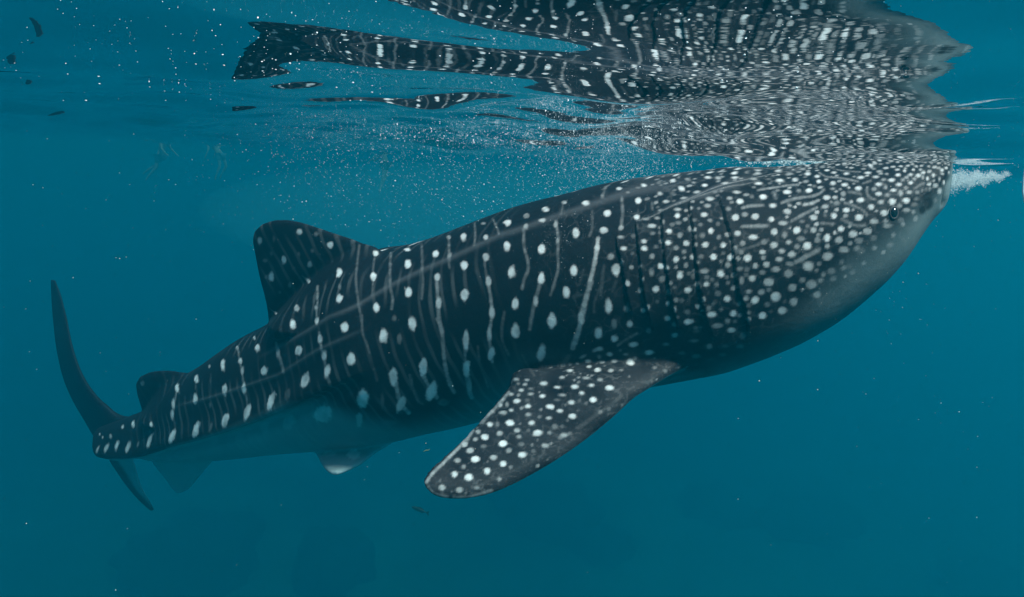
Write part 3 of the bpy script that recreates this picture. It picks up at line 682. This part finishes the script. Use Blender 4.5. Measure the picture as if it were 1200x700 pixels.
# undersides of the paired fins are pale
under = ss((-NM[:, 2] - 0.45) / 0.3) * fin
belly = np.maximum(belly, under)
tailfin = ss((0.02 - Q[:, 0]) / 0.1)
belly *= 1 - 0.8 * tailfin
belly = np.maximum(belly, ven)
pale = np.maximum(pale, 0.05 * ven)
eye_p, eye_n = hit(1047.4, 249.4)
blot = np.zeros(nv)
for (u, v, rr) in ((1087.5, 239, 0.020), (1081, 246, 0.014)):
    p, n = hit(u, v)
    if p is None: continue
    c = to_body(p); c[1] = abs(c[1])
    blot = np.maximum(blot, 0.85 * ss((1.4 - np.linalg.norm(QM - c, axis=1) / rr) / 0.8))
cols = np.empty((nv, 4), np.float32)
belly *= np.interp(QM[:, 0], [0, 2.0, 3.2, LEN - 0.25, LEN], [0.85, 0.85, 0.48, 0.34, 0.48])  # belly darkens towards the head, its shade painted into the colour
belly = np.maximum(belly, 0.9 * ven)
cols[:, 0] = pale; cols[:, 1] = belly
cols[:, 2] = np.clip(slit + blot, 0, 1); cols[:, 3] = np.maximum(ridge, np.maximum(0.30 * pec, 0.10 * on_head) * np.clip(0.7 + 0.3 * plane_noise(QM, 0.12, 9, 12), 0, 1))
co2 = co + nrm * disp[:, None]
body_me.vertices.foreach_set('co', co2.astype(np.float32).reshape(-1))
at_ = body_me.color_attributes.new('skin', 'FLOAT_COLOR', 'POINT')
at_.data.foreach_set('color', cols.reshape(-1))
body_me.update()

sk = bpy.data.materials.new('whale_shark_skin')
sk.use_nodes = True
t = sk.node_tree
b = t.nodes['Principled BSDF']
vc = t.nodes.new('ShaderNodeVertexColor'); vc.layer_name = 'skin'
sep = t.nodes.new('ShaderNodeSeparateColor')
t.links.new(vc.outputs['Color'], sep.inputs[0])
tc = t.nodes.new('ShaderNodeTexCoord')
def nz_(scale, detail=5, rough=0.6):
    n = t.nodes.new('ShaderNodeTexNoise')
    n.inputs['Scale'].default_value = scale; n.inputs['Detail'].default_value = detail; n.inputs['Roughness'].default_value = rough
    t.links.new(tc.outputs['Object'], n.inputs['Vector']); return n
def mixc(fac, a, b_):
    n = t.nodes.new('ShaderNodeMix'); n.data_type = 'RGBA'
    for i, v in ((0, fac), (6, a), (7, b_)):
        if isinstance(v, bpy.types.NodeSocket): t.links.new(v, n.inputs[i])
        else: n.inputs[i].default_value = v if i == 0 else (*v, 1)
    return n.outputs[2]
def mth(op, a, b_=None, clamp=False):
    n = t.nodes.new('ShaderNodeMath'); n.operation = op; n.use_clamp = clamp
    for i, v in enumerate((a, b_)):
        if v is None: continue
        if isinstance(v, bpy.types.NodeSocket): t.links.new(v, n.inputs[i])
        else: n.inputs[i].default_value = v
    return n.outputs[0]
big, mid_, fine = nz_(7), nz_(38), nz_(190, 3, 0.7)
dark = mixc(mth('MULTIPLY', big.outputs['Fac'], 1.0), (0.0018, 0.0026, 0.0052), (0.0060, 0.0062, 0.0095))
dark = mixc(mth('MULTIPLY', mth('SUBTRACT', fine.outputs['Fac'], 0.47, True), 1.0), dark, (0.035, 0.035, 0.042))
scar = t.nodes.new('ShaderNodeTexNoise'); scar.inputs['Scale'].default_value = 26; scar.inputs['Detail'].default_value = 8; scar.inputs['Roughness'].default_value = 0.75; scar.inputs['Distortion'].default_value = 1.2
t.links.new(tc.outputs['Object'], scar.inputs['Vector'])
dark = mixc(mth('MULTIPLY', mth('SUBTRACT', scar.outputs['Fac'], 0.57, True), 1.5), dark, (0.06, 0.062, 0.072))
white = mixc(mid_.outputs['Fac'], (0.52, 0.54, 0.54), (0.82, 0.82, 0.80))
belc = mixc(big.outputs['Fac'], (0.20, 0.30, 0.32), (0.33, 0.43, 0.44))
grain = mth('MULTIPLY_ADD', fine.outputs['Fac'], 0.7)
t.nodes[-1].inputs[2].default_value = 0.65
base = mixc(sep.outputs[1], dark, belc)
pf = mth('MULTIPLY', sep.outputs[0], grain, True)
base = mixc(pf, base, white)
base = mixc(mth('MULTIPLY', vc.outputs['Alpha'], 0.10), base, (0.5, 0.5, 0.52))
base = mixc(sep.outputs[2], base, (0.006, 0.006, 0.008))
t.links.new(base, b.inputs['Base Color'])
b.inputs['Roughness'].default_value = 0.55
b.inputs['Specular IOR Level'].default_value = 0.12
bp = t.nodes.new('ShaderNodeBump'); bp.inputs['Strength'].default_value = 0.22; bp.inputs['Distance'].default_value = 0.006
t.links.new(mth('ADD', fine.outputs['Fac'], mth('MULTIPLY', mid_.outputs['Fac'], 1.5)), bp.inputs['Height'])
t.links.new(bp.outputs['Normal'], b.inputs['Normal'])
body_me.materials.clear(); body_me.materials.append(sk)
def adopt(o, root):
    o.parent = root
    o.matrix_parent_inverse = Matrix.Translation(-root.location)
adopt(body, shark)
tag(shark, 'huge dark whale shark covered in white spots rising to feed at the surface', 'whale shark')
# eyes
eye_mat = material('shark_eye', (0.006, 0.006, 0.007), 0.15, 0.6)
ring_mat = material('shark_eye_rim', (0.05, 0.05, 0.055), 0.5, 0.3, 90, 0.4)
def ball(name, r, seg=20, rings_=12, flat=1.0):
    bm = bmesh.new()
    bmesh.ops.create_uvsphere(bm, u_segments=seg, v_segments=rings_, radius=r)
    for v in bm.verts: v.co.z *= flat
    me = bpy.data.meshes.new(name); bm.to_mesh(me); bm.free()
    me.polygons.foreach_set('use_smooth', [True] * len(me.polygons)); return me
em = ball('eye', 0.0145, flat=0.55); em.materials.append(eye_mat)
bm = bmesh.new()
nseg, nr_ = 24, 8
vv = [[bm.verts.new(((0.0155 + 0.0035 * math.cos(q)) * math.cos(p), (0.0155 + 0.0035 * math.cos(q)) * math.sin(p), 0.0035 * math.sin(q))) for q in np.linspace(0, 2 * pi, nr_, endpoint=False)] for p in np.linspace(0, 2 * pi, nseg, endpoint=False)]
for i in range(nseg):
    for j in range(nr_):
        bm.faces.new((vv[i][j], vv[(i + 1) % nseg][j], vv[(i + 1) % nseg][(j + 1) % nr_], vv[i][(j + 1) % nr_]))
rm = bpy.data.meshes.new('eye_rim'); bm.to_mesh(rm); bm.free(); rm.materials.append(ring_mat)
rm.polygons.foreach_set('use_smooth', [True] * len(rm.polygons))
for side in (1, -1):
    p, n = (eye_p, eye_n) if side == 1 else (mirror(eye_p), to_world(to_body(eye_p + eye_n) * np.array([1, -1, 1])) - mirror(eye_p))
    q = Vector(n).to_track_quat('Z', 'Y')
    e_ = link('eye', em, None, None); e_.location = Vector(p + n * 0.001); e_.rotation_mode = 'QUATERNION'; e_.rotation_quaternion = q
    e_.scale = (0.8, 1.25, 1)
    adopt(e_, shark)
    k_ = link('eyelid', rm, None, None); k_.location = Vector(p + n * 0.0005); k_.rotation_mode = 'QUATERNION'; k_.rotation_quaternion = q
    k_.scale = (0.8, 1.25, 1)
    adopt(k_, shark)

# ------------------------------------------------------------------ bubbles, foam, glint beads, drifting specks
def horizon(u): return 350 - F * math.tan(PITCH) / math.cos(ROLL) + math.tan(ROLL) * (u - 600)
bmx = bmesh.new(); bmesh.ops.create_icosphere(bmx, subdivisions=1, radius=1.0)
ICO_V = np.array([v.co[:] for v in bmx.verts]); ICO_F = np.array([[v.index for v in f.verts] for f in bmx.faces]); bmx.free()
def cloud(name, P, rad, mat, stretch=None):
    P, rad = np.asarray(P), np.asarray(rad)
    n, k = len(P), len(ICO_V)
    sh = np.ones((n, 3)) if stretch is None else stretch
    V = P[:, None] + ICO_V[None] * rad[:, None, None] * sh[:, None]
    Fc = (ICO_F[None] + (np.arange(n) * k)[:, None, None]).reshape(-1, 3)
    me = bpy.data.meshes.new(name)
    me.vertices.add(n * k); me.vertices.foreach_set('co', V.reshape(-1).astype(np.float32))
    me.loops.add(Fc.size); me.loops.foreach_set('vertex_index', Fc.reshape(-1).astype(np.int32))
    me.polygons.add(len(Fc)); me.polygons.foreach_set('loop_start', np.arange(0, Fc.size, 3, dtype=np.int32))
    me.polygons.foreach_set('use_smooth', [True] * len(Fc)); me.update(calc_edges=True)
    return link(name, me, mat)
bub = material('air_bubble', (0.72, 0.84, 0.86), 0.25, 0.6, 400, 0.1)
speck = material('drifting_speck', (0.55, 0.58, 0.52), 0.7, 0.2, 300, 0.5)
def below(u, v, d, gap=0.006):
    p = at(u, v, d)
    for _ in range(5):
        z = surf_z(p[0], p[1]) - gap
        if p[2] <= z: break
        d = max(0.3, 0.4 * d + 0.6 * (CAM_DEPTH + z) / max(1e-3, ray(u, v)[2]))
        p = at(u, v, d)
    return p
P, Rr = [], []
br_ = np.random.default_rng(11)
def add(u, v, d, px):
    p = below(u, v, d)
    P.append(p); Rr.append(px * ((p - CAM) @ fwd) / F)
def size(): return min(1.2, 0.12 + br_.exponential(0.13))
for _ in range(5200): add(br_.normal(722, 46), br_.normal(186, 26), br_.uniform(3.3, 5.0), size())
for _ in range(2600): add(br_.normal(590, 130), 146 + 0.04 * br_.uniform(0, 500) + abs(br_.normal(0, 14)), br_.uniform(3.2, 5.5), size())
for _ in range(4200): add(br_.normal(560, 130), br_.normal(200, 42), br_.uniform(3.4, 6.0), size())
for _ in range(260): add(br_.normal(372, 26), br_.normal(185, 34), br_.uniform(3.6, 5.5), size() * 0.9)
for _ in range(260): add(br_.normal(668, 24), br_.normal(283, 18), 2.60, min(0.7, size() * 0.7))
for _ in range(90): add(br_.uniform(560, 760), br_.uniform(225, 330), 2.55, min(0.7, size() * 0.7))
o = cloud('air_bubbles', P, Rr, bub)
tag(o, 'cloud of tiny white air bubbles drifting above the back of the shark', kind='stuff')
P, Rr = [], []
def add(u, v, d, px):
    p = at(u, v, d)
    if p[2] < surf_z(p[0], p[1]) - 0.004:
        P.append(p); Rr.append(px * d / F)
for _ in range(5200):
    f_ = br_.beta(1.6, 1.3)
    u = 872 + f_ * 98 + br_.normal(0, 5)
    v = 182 + f_ * 8 + br_.normal(0, 3.8) * (1.3 - f_) + 2.5 * math.sin(u * .33)
    add(u, v, br_.uniform(2.9, 3.8), min(1.6, 0.25 + br_.exponential(0.25)))
for _ in range(700): add(br_.normal(865, 40), br_.normal(182, 7), br_.uniform(2.9, 3.8), size())
tag(cloud('foam', P, Rr, bub), 'white foam churned up where the shark breaks the surface', kind='stuff')
P, Rr = [], []
for _ in range(7500):
    f_ = br_.beta(1.0, 1.7)
    u = 1112 + f_ * 72 + br_.normal(0, 2)
    v = 213 - f_ * 8 + 1.8 * math.sin(u * .35) + br_.normal(0, 5.8) * (1.05 - 0.75 * f_)
    add(u, v, 2.42 + br_.uniform(-.08, .3), min(1.3, 0.14 + br_.exponential(0.15)))
for _ in range(70): add(br_.uniform(1122, 1200), br_.normal(186, 12), br_.uniform(1.6, 2.9), size())
tag(cloud('splash_bubbles', P, Rr, bub), 'short white plume of bubbles in front of the snout of the shark', kind='stuff')
P, Rr, St = [], [], []
def glint(u, v, px):  # small white bead added in place of a sun glint on the ripples
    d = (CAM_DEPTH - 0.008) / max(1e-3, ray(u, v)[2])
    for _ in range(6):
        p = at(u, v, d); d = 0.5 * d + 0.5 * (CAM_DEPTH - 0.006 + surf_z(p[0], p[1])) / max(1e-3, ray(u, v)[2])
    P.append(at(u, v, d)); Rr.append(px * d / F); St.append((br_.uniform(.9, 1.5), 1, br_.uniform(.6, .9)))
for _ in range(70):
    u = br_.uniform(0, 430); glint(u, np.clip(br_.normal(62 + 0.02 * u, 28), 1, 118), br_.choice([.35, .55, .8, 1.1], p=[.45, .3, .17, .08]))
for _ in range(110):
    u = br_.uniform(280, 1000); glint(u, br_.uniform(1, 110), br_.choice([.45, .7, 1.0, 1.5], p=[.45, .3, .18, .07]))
tag(cloud('surface_glints', P, Rr, bub, np.array(St)), 'scattered white beads standing in for sun glints on the underside of the surface', kind='stuff')
P, Rr, St = [], [], []
for _ in range(1300):
    d = br_.uniform(1.0, 5.5)
    u = br_.uniform(-60, 1260) if br_.random() < .6 else br_.normal(1080, 90)
    v = br_.uniform(150, 700) if br_.random() < .35 else abs(br_.normal(0, 150)) + 200
    p = at(u, v, d)
    if p[2] > -0.02: continue
    P.append(p); Rr.append(min(0.0014, 0.00035 + br_.exponential(0.00022))); St.append(br_.uniform(.5, 1.6, 3))
tag(cloud('drifting_specks', P, Rr, speck, np.array(St)), 'fine pale specks suspended throughout the sea water', kind='stuff')

# ------------------------------------------------------------------ small drifting things
def tube(name, pts, rads, mat, parent=None, seg=10):
    pts = catmull(np.array(pts, float), 5); rads = catmull(np.array(rads, float)[:, None], 5)[:, 0]
    V = []
    tg = np.gradient(pts, axis=0)
    for p, r, g in zip(pts, rads, tg):
        q = Vector(g).to_track_quat('Z', 'Y').to_matrix()
        V.append([p + np.array(q @ Vector((r * math.cos(a), r * math.sin(a), 0))) for a in np.linspace(0, 2 * pi, seg, endpoint=False)])
    v, f = tube_closed(np.array(V))
    return link(name, mesh_from(name, v, f), mat, parent)
straw = material('dry_straw', (0.30, 0.19, 0.06), 0.7, 0.2, 120, 0.4)
o = tube('straw', [at(793, 146.5, 2.95), at(789.5, 155, 2.94), at(786, 163, 2.93), at(784, 168.5, 2.93)], [.0028, .0036, .0036, .003], straw)
tag(o, 'short brown straw hanging below the surface in the bubbles behind the head', 'straw')
o = tube('straw', [at(496, 529.5, 2.6), at(499, 528, 2.6), at(502, 527.6, 2.61), at(504, 526.4, 2.61)], [.0006, .0016, .0014, .0006], material('weed', (0.14, 0.20, 0.10), 0.7, 0.2, 200, 0.4))
o.name = 'weed_scrap'
tag(o, 'tiny scrap of green weed drifting beside the tip of the pectoral fin', 'weed')
o = tube('straw', [at(557, 123.5, 1.4), at(563, 124, 1.4), at(571, 123, 1.4)], [.0008, .0014, .0008], material('pale_straw', (0.55, 0.42, 0.2), 0.7, 0.2, 200, 0.4))
tag(o, 'pale yellow straw fragment floating flat at the surface above the back', 'straw')

# fish beyond the pectoral fin
def loft(name, xs, hs, ws, mat, parent=None, bend=None, seg=14):
    V = []
    for i, (x, h, w) in enumerate(zip(xs, hs, ws)):
        yb = bend[i] if bend is not None else 0
        V.append([(x, w * math.sin(a) + yb, h * math.cos(a)) for a in np.linspace(0, 2 * pi, seg, endpoint=False)])
    v, f = tube_closed(np.array(V))
    return link(name, mesh_from(name, v, f), mat, parent)
fm = material('fish_scales', (0.02, 0.035, 0.02), 0.4, 0.4, 60, 0.5)
fish = empty('reef_fish', at(491, 597.5, 9.5))
xs = np.array([-.5, -.42, -.3, -.1, .1, .28, .4, .48, .5]) * 0.24
loft('body', xs, np.array([.03, .045, .075, .12, .13, .11, .075, .03, .005]) * 0.24, np.array([.01, .018, .035, .06, .065, .058, .045, .02, .004]) * 0.24, fm, fish)
def flat_fin(name, pts, th, parent, mat):
    v = [(x, s_ * th, z) for s_ in (-1, 1) for x, z in pts]; n = len(pts)
    f = [tuple(range(n))[::-1], tuple(range(n, 2 * n))] + [(i, (i + 1) % n, n + (i + 1) % n, n + i) for i in range(n)]
    return link(name, mesh_from(name, v, f, False), mat, parent)
flat_fin('tail_fin', [(-.108, .006), (-.15, .034), (-.162, .03), (-.146, 0), (-.162, -.03), (-.15, -.034), (-.108, -.006)], .0015, fish, fm)
flat_fin('dorsal_fin', [(.04, .027), (0.0, .045), (-.06, .035), (-.075, .018)], .0015, fish, fm)
flat_fin('anal_fin', [(-.02, -.026), (-.05, -.038), (-.078, -.018)], .0015, fish, fm)
fish.rotation_euler = (0, -0.14, math.radians(160))
tag(fish, 'small dark green fish swimming below the pectoral fin of the shark', 'fish')

# paddle dipping into the water ahead of the shark
pm = material('white_paint', (0.78, 0.80, 0.80), 0.5, 0.3, 30, 0.12)
wood = material('pale_wood', (0.42, 0.33, 0.22), 0.6, 0.3, 40, 0.3)
pad = empty('paddle', at(1214, 212, 2.9))
Vp = []
for z, hw, th in ((-.125, .012, .006), (-.118, .035, .009), (-.10, .055, .011), (-.06, .068, .012), (0.0, .072, .013), (.08, .068, .013), (.16, .05, .014), (.22, .028, .016), (.26, .018, .017)):
    Vp.append([(hw * math.cos(a), th * math.sin(a), z) for a in np.linspace(0, 2 * pi, 24, endpoint=False)])
v, f = tube_closed(np.array(Vp)); link('blade', mesh_from('blade', v, f), pm, pad)
Vp = [[(.0165 * math.cos(a), .0165 * math.sin(a), z) for a in np.linspace(0, 2 * pi, 14, endpoint=False)] for z in (.24, .5, .9, 1.2)]
v, f = tube_closed(np.array(Vp)); link('shaft', mesh_from('shaft', v, f), wood, pad)
pad.rotation_euler = (math.radians(-12), math.radians(9), math.radians(14))
tag(pad, 'white paddle blade dipping into the water ahead of the snout', 'paddle')

# ------------------------------------------------------------------ swimmers far off
skin_m = material('swimmer_skin', (0.24, 0.17, 0.13), 0.6, 0.3, 30, 0.15)
def skin_mesh(name, joints, edges, root, sub=2):
    me = bpy.data.meshes.new(name)
    keys = list(joints)
    me.from_pydata([joints[k][0] for k in keys], [(keys.index(a), keys.index(b)) for a, b in edges], [])
    o = bpy.data.objects.new(name, me); COL.objects.link(o)
    o.modifiers.new('skin', 'SKIN')
    if not me.skin_vertices: me.attributes.new('skin', 'FLOAT', 'POINT')
    sv_ = me.skin_vertices[0].data
    for i, k in enumerate(keys):
        r = joints[k][1]; sv_[i].radius = r if isinstance(r, tuple) else (r, r)
        sv_[i].use_root = (k == root)
    ss_ = o.modifiers.new('sub', 'SUBSURF'); ss_.levels = sub; ss_.render_levels = sub
    dg = bpy.context.evaluated_depsgraph_get()
    res = bpy.data.meshes.new_from_object(o.evaluated_get(dg))
    bpy.data.objects.remove(o); bpy.data.meshes.remove(me)
    res.polygons.foreach_set('use_smooth', [True] * len(res.polygons))
    return res
def swimmer(u, v, d, pose, shirt, shorts, label):
    root = empty('person', at(u, v, d))
    lean, kick, face = pose
    def rot(p, a): x, y, z = p; return (x * math.cos(a) + z * math.sin(a), y, -x * math.sin(a) + z * math.cos(a))
    T = lambda p: rot(p, lean)
    J = {'pel': (T((0, 0, 0)), (.15, .11)), 'wai': (T((0, 0, .18)), (.125, .095)), 'che': (T((0, 0, .40)), (.165, .11)), 'nec': (T((0, 0, .56)), .055),
         'hd0': (T((0, -.02, .66)), .078), 'hd1': (T((0, -.02, .78)), .095), 'hd2': (T((0, -.01, .86)), .06)}
    E = [('pel', 'wai'), ('wai', 'che'), ('che', 'nec'), ('nec', 'hd0'), ('hd0', 'hd1'), ('hd1', 'hd2')]
    for sgn, n in ((1, 'r'), (-1, 'l')):
        k1, k2 = kick if sgn == 1 else (kick[0] * 0.35, kick[1] * 0.75)
        hip = (0.0 + .03 * sgn, .09 * sgn, -.06)
        kn = (hip[0] - .44 * math.sin(k1), hip[1] + .03 * sgn, hip[2] - .44 * math.cos(k1))
        an = (kn[0] - .42 * math.sin(k2), kn[1], kn[2] - .42 * math.cos(k2))
        to = (an[0] - .20 * math.sin(k2 - .2), an[1] + .02 * sgn, an[2] - .18 * math.cos(k2 - .2))
        J['hip' + n] = (hip, .092); J['kne' + n] = (kn, .058); J['cal' + n] = (tuple(np.array(kn) * .65 + np.array(an) * .35), .058); J['ank' + n] = (an, .036); J['toe' + n] = (to, .026)
        E += [('pel', 'hip' + n), ('hip' + n, 'kne' + n), ('kne' + n, 'cal' + n), ('cal' + n, 'ank' + n), ('ank' + n, 'toe' + n)]
        shl = T((0, .19 * sgn, .47)); el = T((.14 * face, .36 * sgn, .30)); wr_ = T((.34 * face, .38 * sgn, .20)); hn = T((.43 * face, .37 * sgn, .17))
        J['sho' + n] = (shl, .062); J['elb' + n] = (el, .042); J['wri' + n] = (wr_, .030); J['han' + n] = (hn, (.04, .02))
        E += [('che', 'sho' + n), ('sho' + n, 'elb' + n), ('elb' + n, 'wri' + n), ('wri' + n, 'han' + n)]
        for q in range(5):
            off_ = T((.06 * face * (0.7 if q == 0 else 1), (.02 - .011 * q) * sgn, -.03 + (.03 if q == 0 else 0)))
            J['f%d' % q + n] = (tuple(np.array(hn) + np.array(off_)), .009); E.append(('han' + n, 'f%d' % q + n))
    link('body', skin_mesh('swimmer_body', J, E, 'pel'), skin_m, root)
    g = {k: (J[k][0], tuple(np.array(J[k][1]) * 1.13) if isinstance(J[k][1], tuple) else J[k][1] * 1.25) for k in ('pel', 'hipr', 'hipl')}
    for n in 'rl':
        g['th' + n] = (tuple(np.array(J['hip' + n][0]) * .45 + np.array(J['kne' + n][0]) * .55), .098)
    link('shorts', skin_mesh('swim_shorts', g, [('pel', 'hipr'), ('pel', 'hipl'), ('hipr', 'thr'), ('hipl', 'thl')], 'pel'), shorts, root)
    if shirt:
        g = {k: (J[k][0], tuple(np.array(J[k][1]) * 1.12) if isinstance(J[k][1], tuple) else J[k][1] * 1.2) for k in ('wai', 'che', 'shor', 'shol')}
        for n in 'rl': g['ua' + n] = (tuple(np.array(J['sho' + n][0]) * .4 + np.array(J['elb' + n][0]) * .6), .062)
        link('shirt', skin_mesh('swim_shirt', g, [('wai', 'che'), ('che', 'shor'), ('che', 'shol'), ('shor', 'uar'), ('shol', 'ual')], 'wai'), shirt, root)
    hr = ball('hair', 0.112); hr.materials.append(hair_m)
    ho = link('hair', hr, None, root); ho.location = T((-.025 * face, .0, .80)); ho.scale = (1, .95, .9)
    mk = link('diving_mask', box('mask', -.03, .03, -.075, .075, -.04, .04), mask_m, root)
    mk.location = T((.085 * face, -.02, .755)); mk.rotation_euler = (0, lean, 0)
    tag(root, label, 'person', 'swimmers hanging at the surface far behind')
hair_m = material('dark_hair', (0.02, 0.015, 0.012), 0.6, 0.3, 80, 0.3)
mask_m = material('mask_glass', (0.03, 0.05, 0.06), 0.2, 0.5, 60, 0.2)
dk = material('dark_shorts', (0.02, 0.025, 0.04), 0.8, 0.2, 40, 0.3)
gr = material('grey_shorts', (0.10, 0.14, 0.16), 0.8, 0.2, 40, 0.3)
red = material('red_shirt', (0.55, 0.16, 0.13), 0.8, 0.2, 40, 0.2)
swimmer(188, 182, 25.0, (0.35, (0.75, 1.0), 1), None, dk, 'faint distant swimmer with bare back and dark shorts kicking one leg back')
swimmer(258, 180, 27.0, (-0.75, (-0.35, 0.55), -1), None, gr, 'faint pale swimmer lying forward at the surface beside the dark shorted swimmer')
swimmer(452, 190, 24.0, (-0.3, (0.15, 0.35), -1), red, dk, 'faint distant swimmer in a red shirt behind the cloud of bubbles')

# ------------------------------------------------------------------ coral boulders on the seabed
cm = material('coral_rock', (0.08, 0.09, 0.07), 0.95, 0.1, 2.2, 0.6, 0.8, 6.0)
def on_bed(u, v):
    d = ray(u, v); k = (SEA - CAM[2]) / d[2]
    for _ in range(4):
        p = CAM + k * d; k = (bed_z(p[0], p[1]) - CAM[2]) / d[2]
    return CAM + k * d
for i, (u, v, r, hgt) in enumerate(((235, 655, 3.2, 1.6), (392, 672, 2.0, 2.0), (640, 600, 3.2, 1.5), (705, 645, 1.9, 1.0), (835, 598, 2.1, 1.2), (950, 612, 2.8, 1.2), (1150, 690, 2.1, 1.3))):
    bm = bmesh.new(); bmesh.ops.create_icosphere(bm, subdivisions=4, radius=1.0)
    o3 = Vector((i * 7.3, i * 3.1, 0))
    for w_ in bm.verts:
        p = w_.co.copy()
        k = 1 + 0.42 * noise.noise(p * 1.3 + o3) + 0.22 * noise.noise(p * 3.2 + o3) + 0.10 * noise.noise(p * 7.5 + o3)
        w_.co = Vector((p.x * r * k, p.y * r * k, max(p.z, -0.4) * hgt * k))
    me = bpy.data.meshes.new('coral_boulder'); bm.to_mesh(me); bm.free()
    me.polygons.foreach_set('use_smooth', [True] * len(me.polygons))
    o = link('coral_boulder', me, cm)
    p = on_bed(u, v); o.location = Vector((p[0], p[1], bed_z(p[0], p[1]) + 0.1))
    tag(o, 'dark rounded coral boulder lying dimly on the sandy seabed', 'coral', 'coral boulders on the seabed')

# mist of micro bubbles left hanging in the water behind the back
mm = bpy.data.materials.new('bubble_mist')
mm.use_nodes = True
t = mm.node_tree
t.nodes.remove(t.nodes['Principled BSDF'])
mv = t.nodes.new('ShaderNodeVolumePrincipled')
mv.inputs['Density'].default_value = 0.05
mv.inputs['Color'].default_value = (0.25, 0.92, 0.95, 1)
mv.inputs['Absorption Color'].default_value = (1, 1, 1, 1)
mv.inputs['Anisotropy'].default_value = 0.3
t.links.new(mv.outputs[0], t.nodes['Material Output'].inputs['Volume'])
mist = link('bubble_mist', ball('bubble_mist', 1.0, 32, 20), mm)
mist.location = Vector(at(600, 215, 7.5)); mist.location.z = -0.72
mist.scale = (3.4, 1.8, 0.64)
tag(mist, 'thin milky mist of micro bubbles hanging behind the back of the shark', kind='stuff')
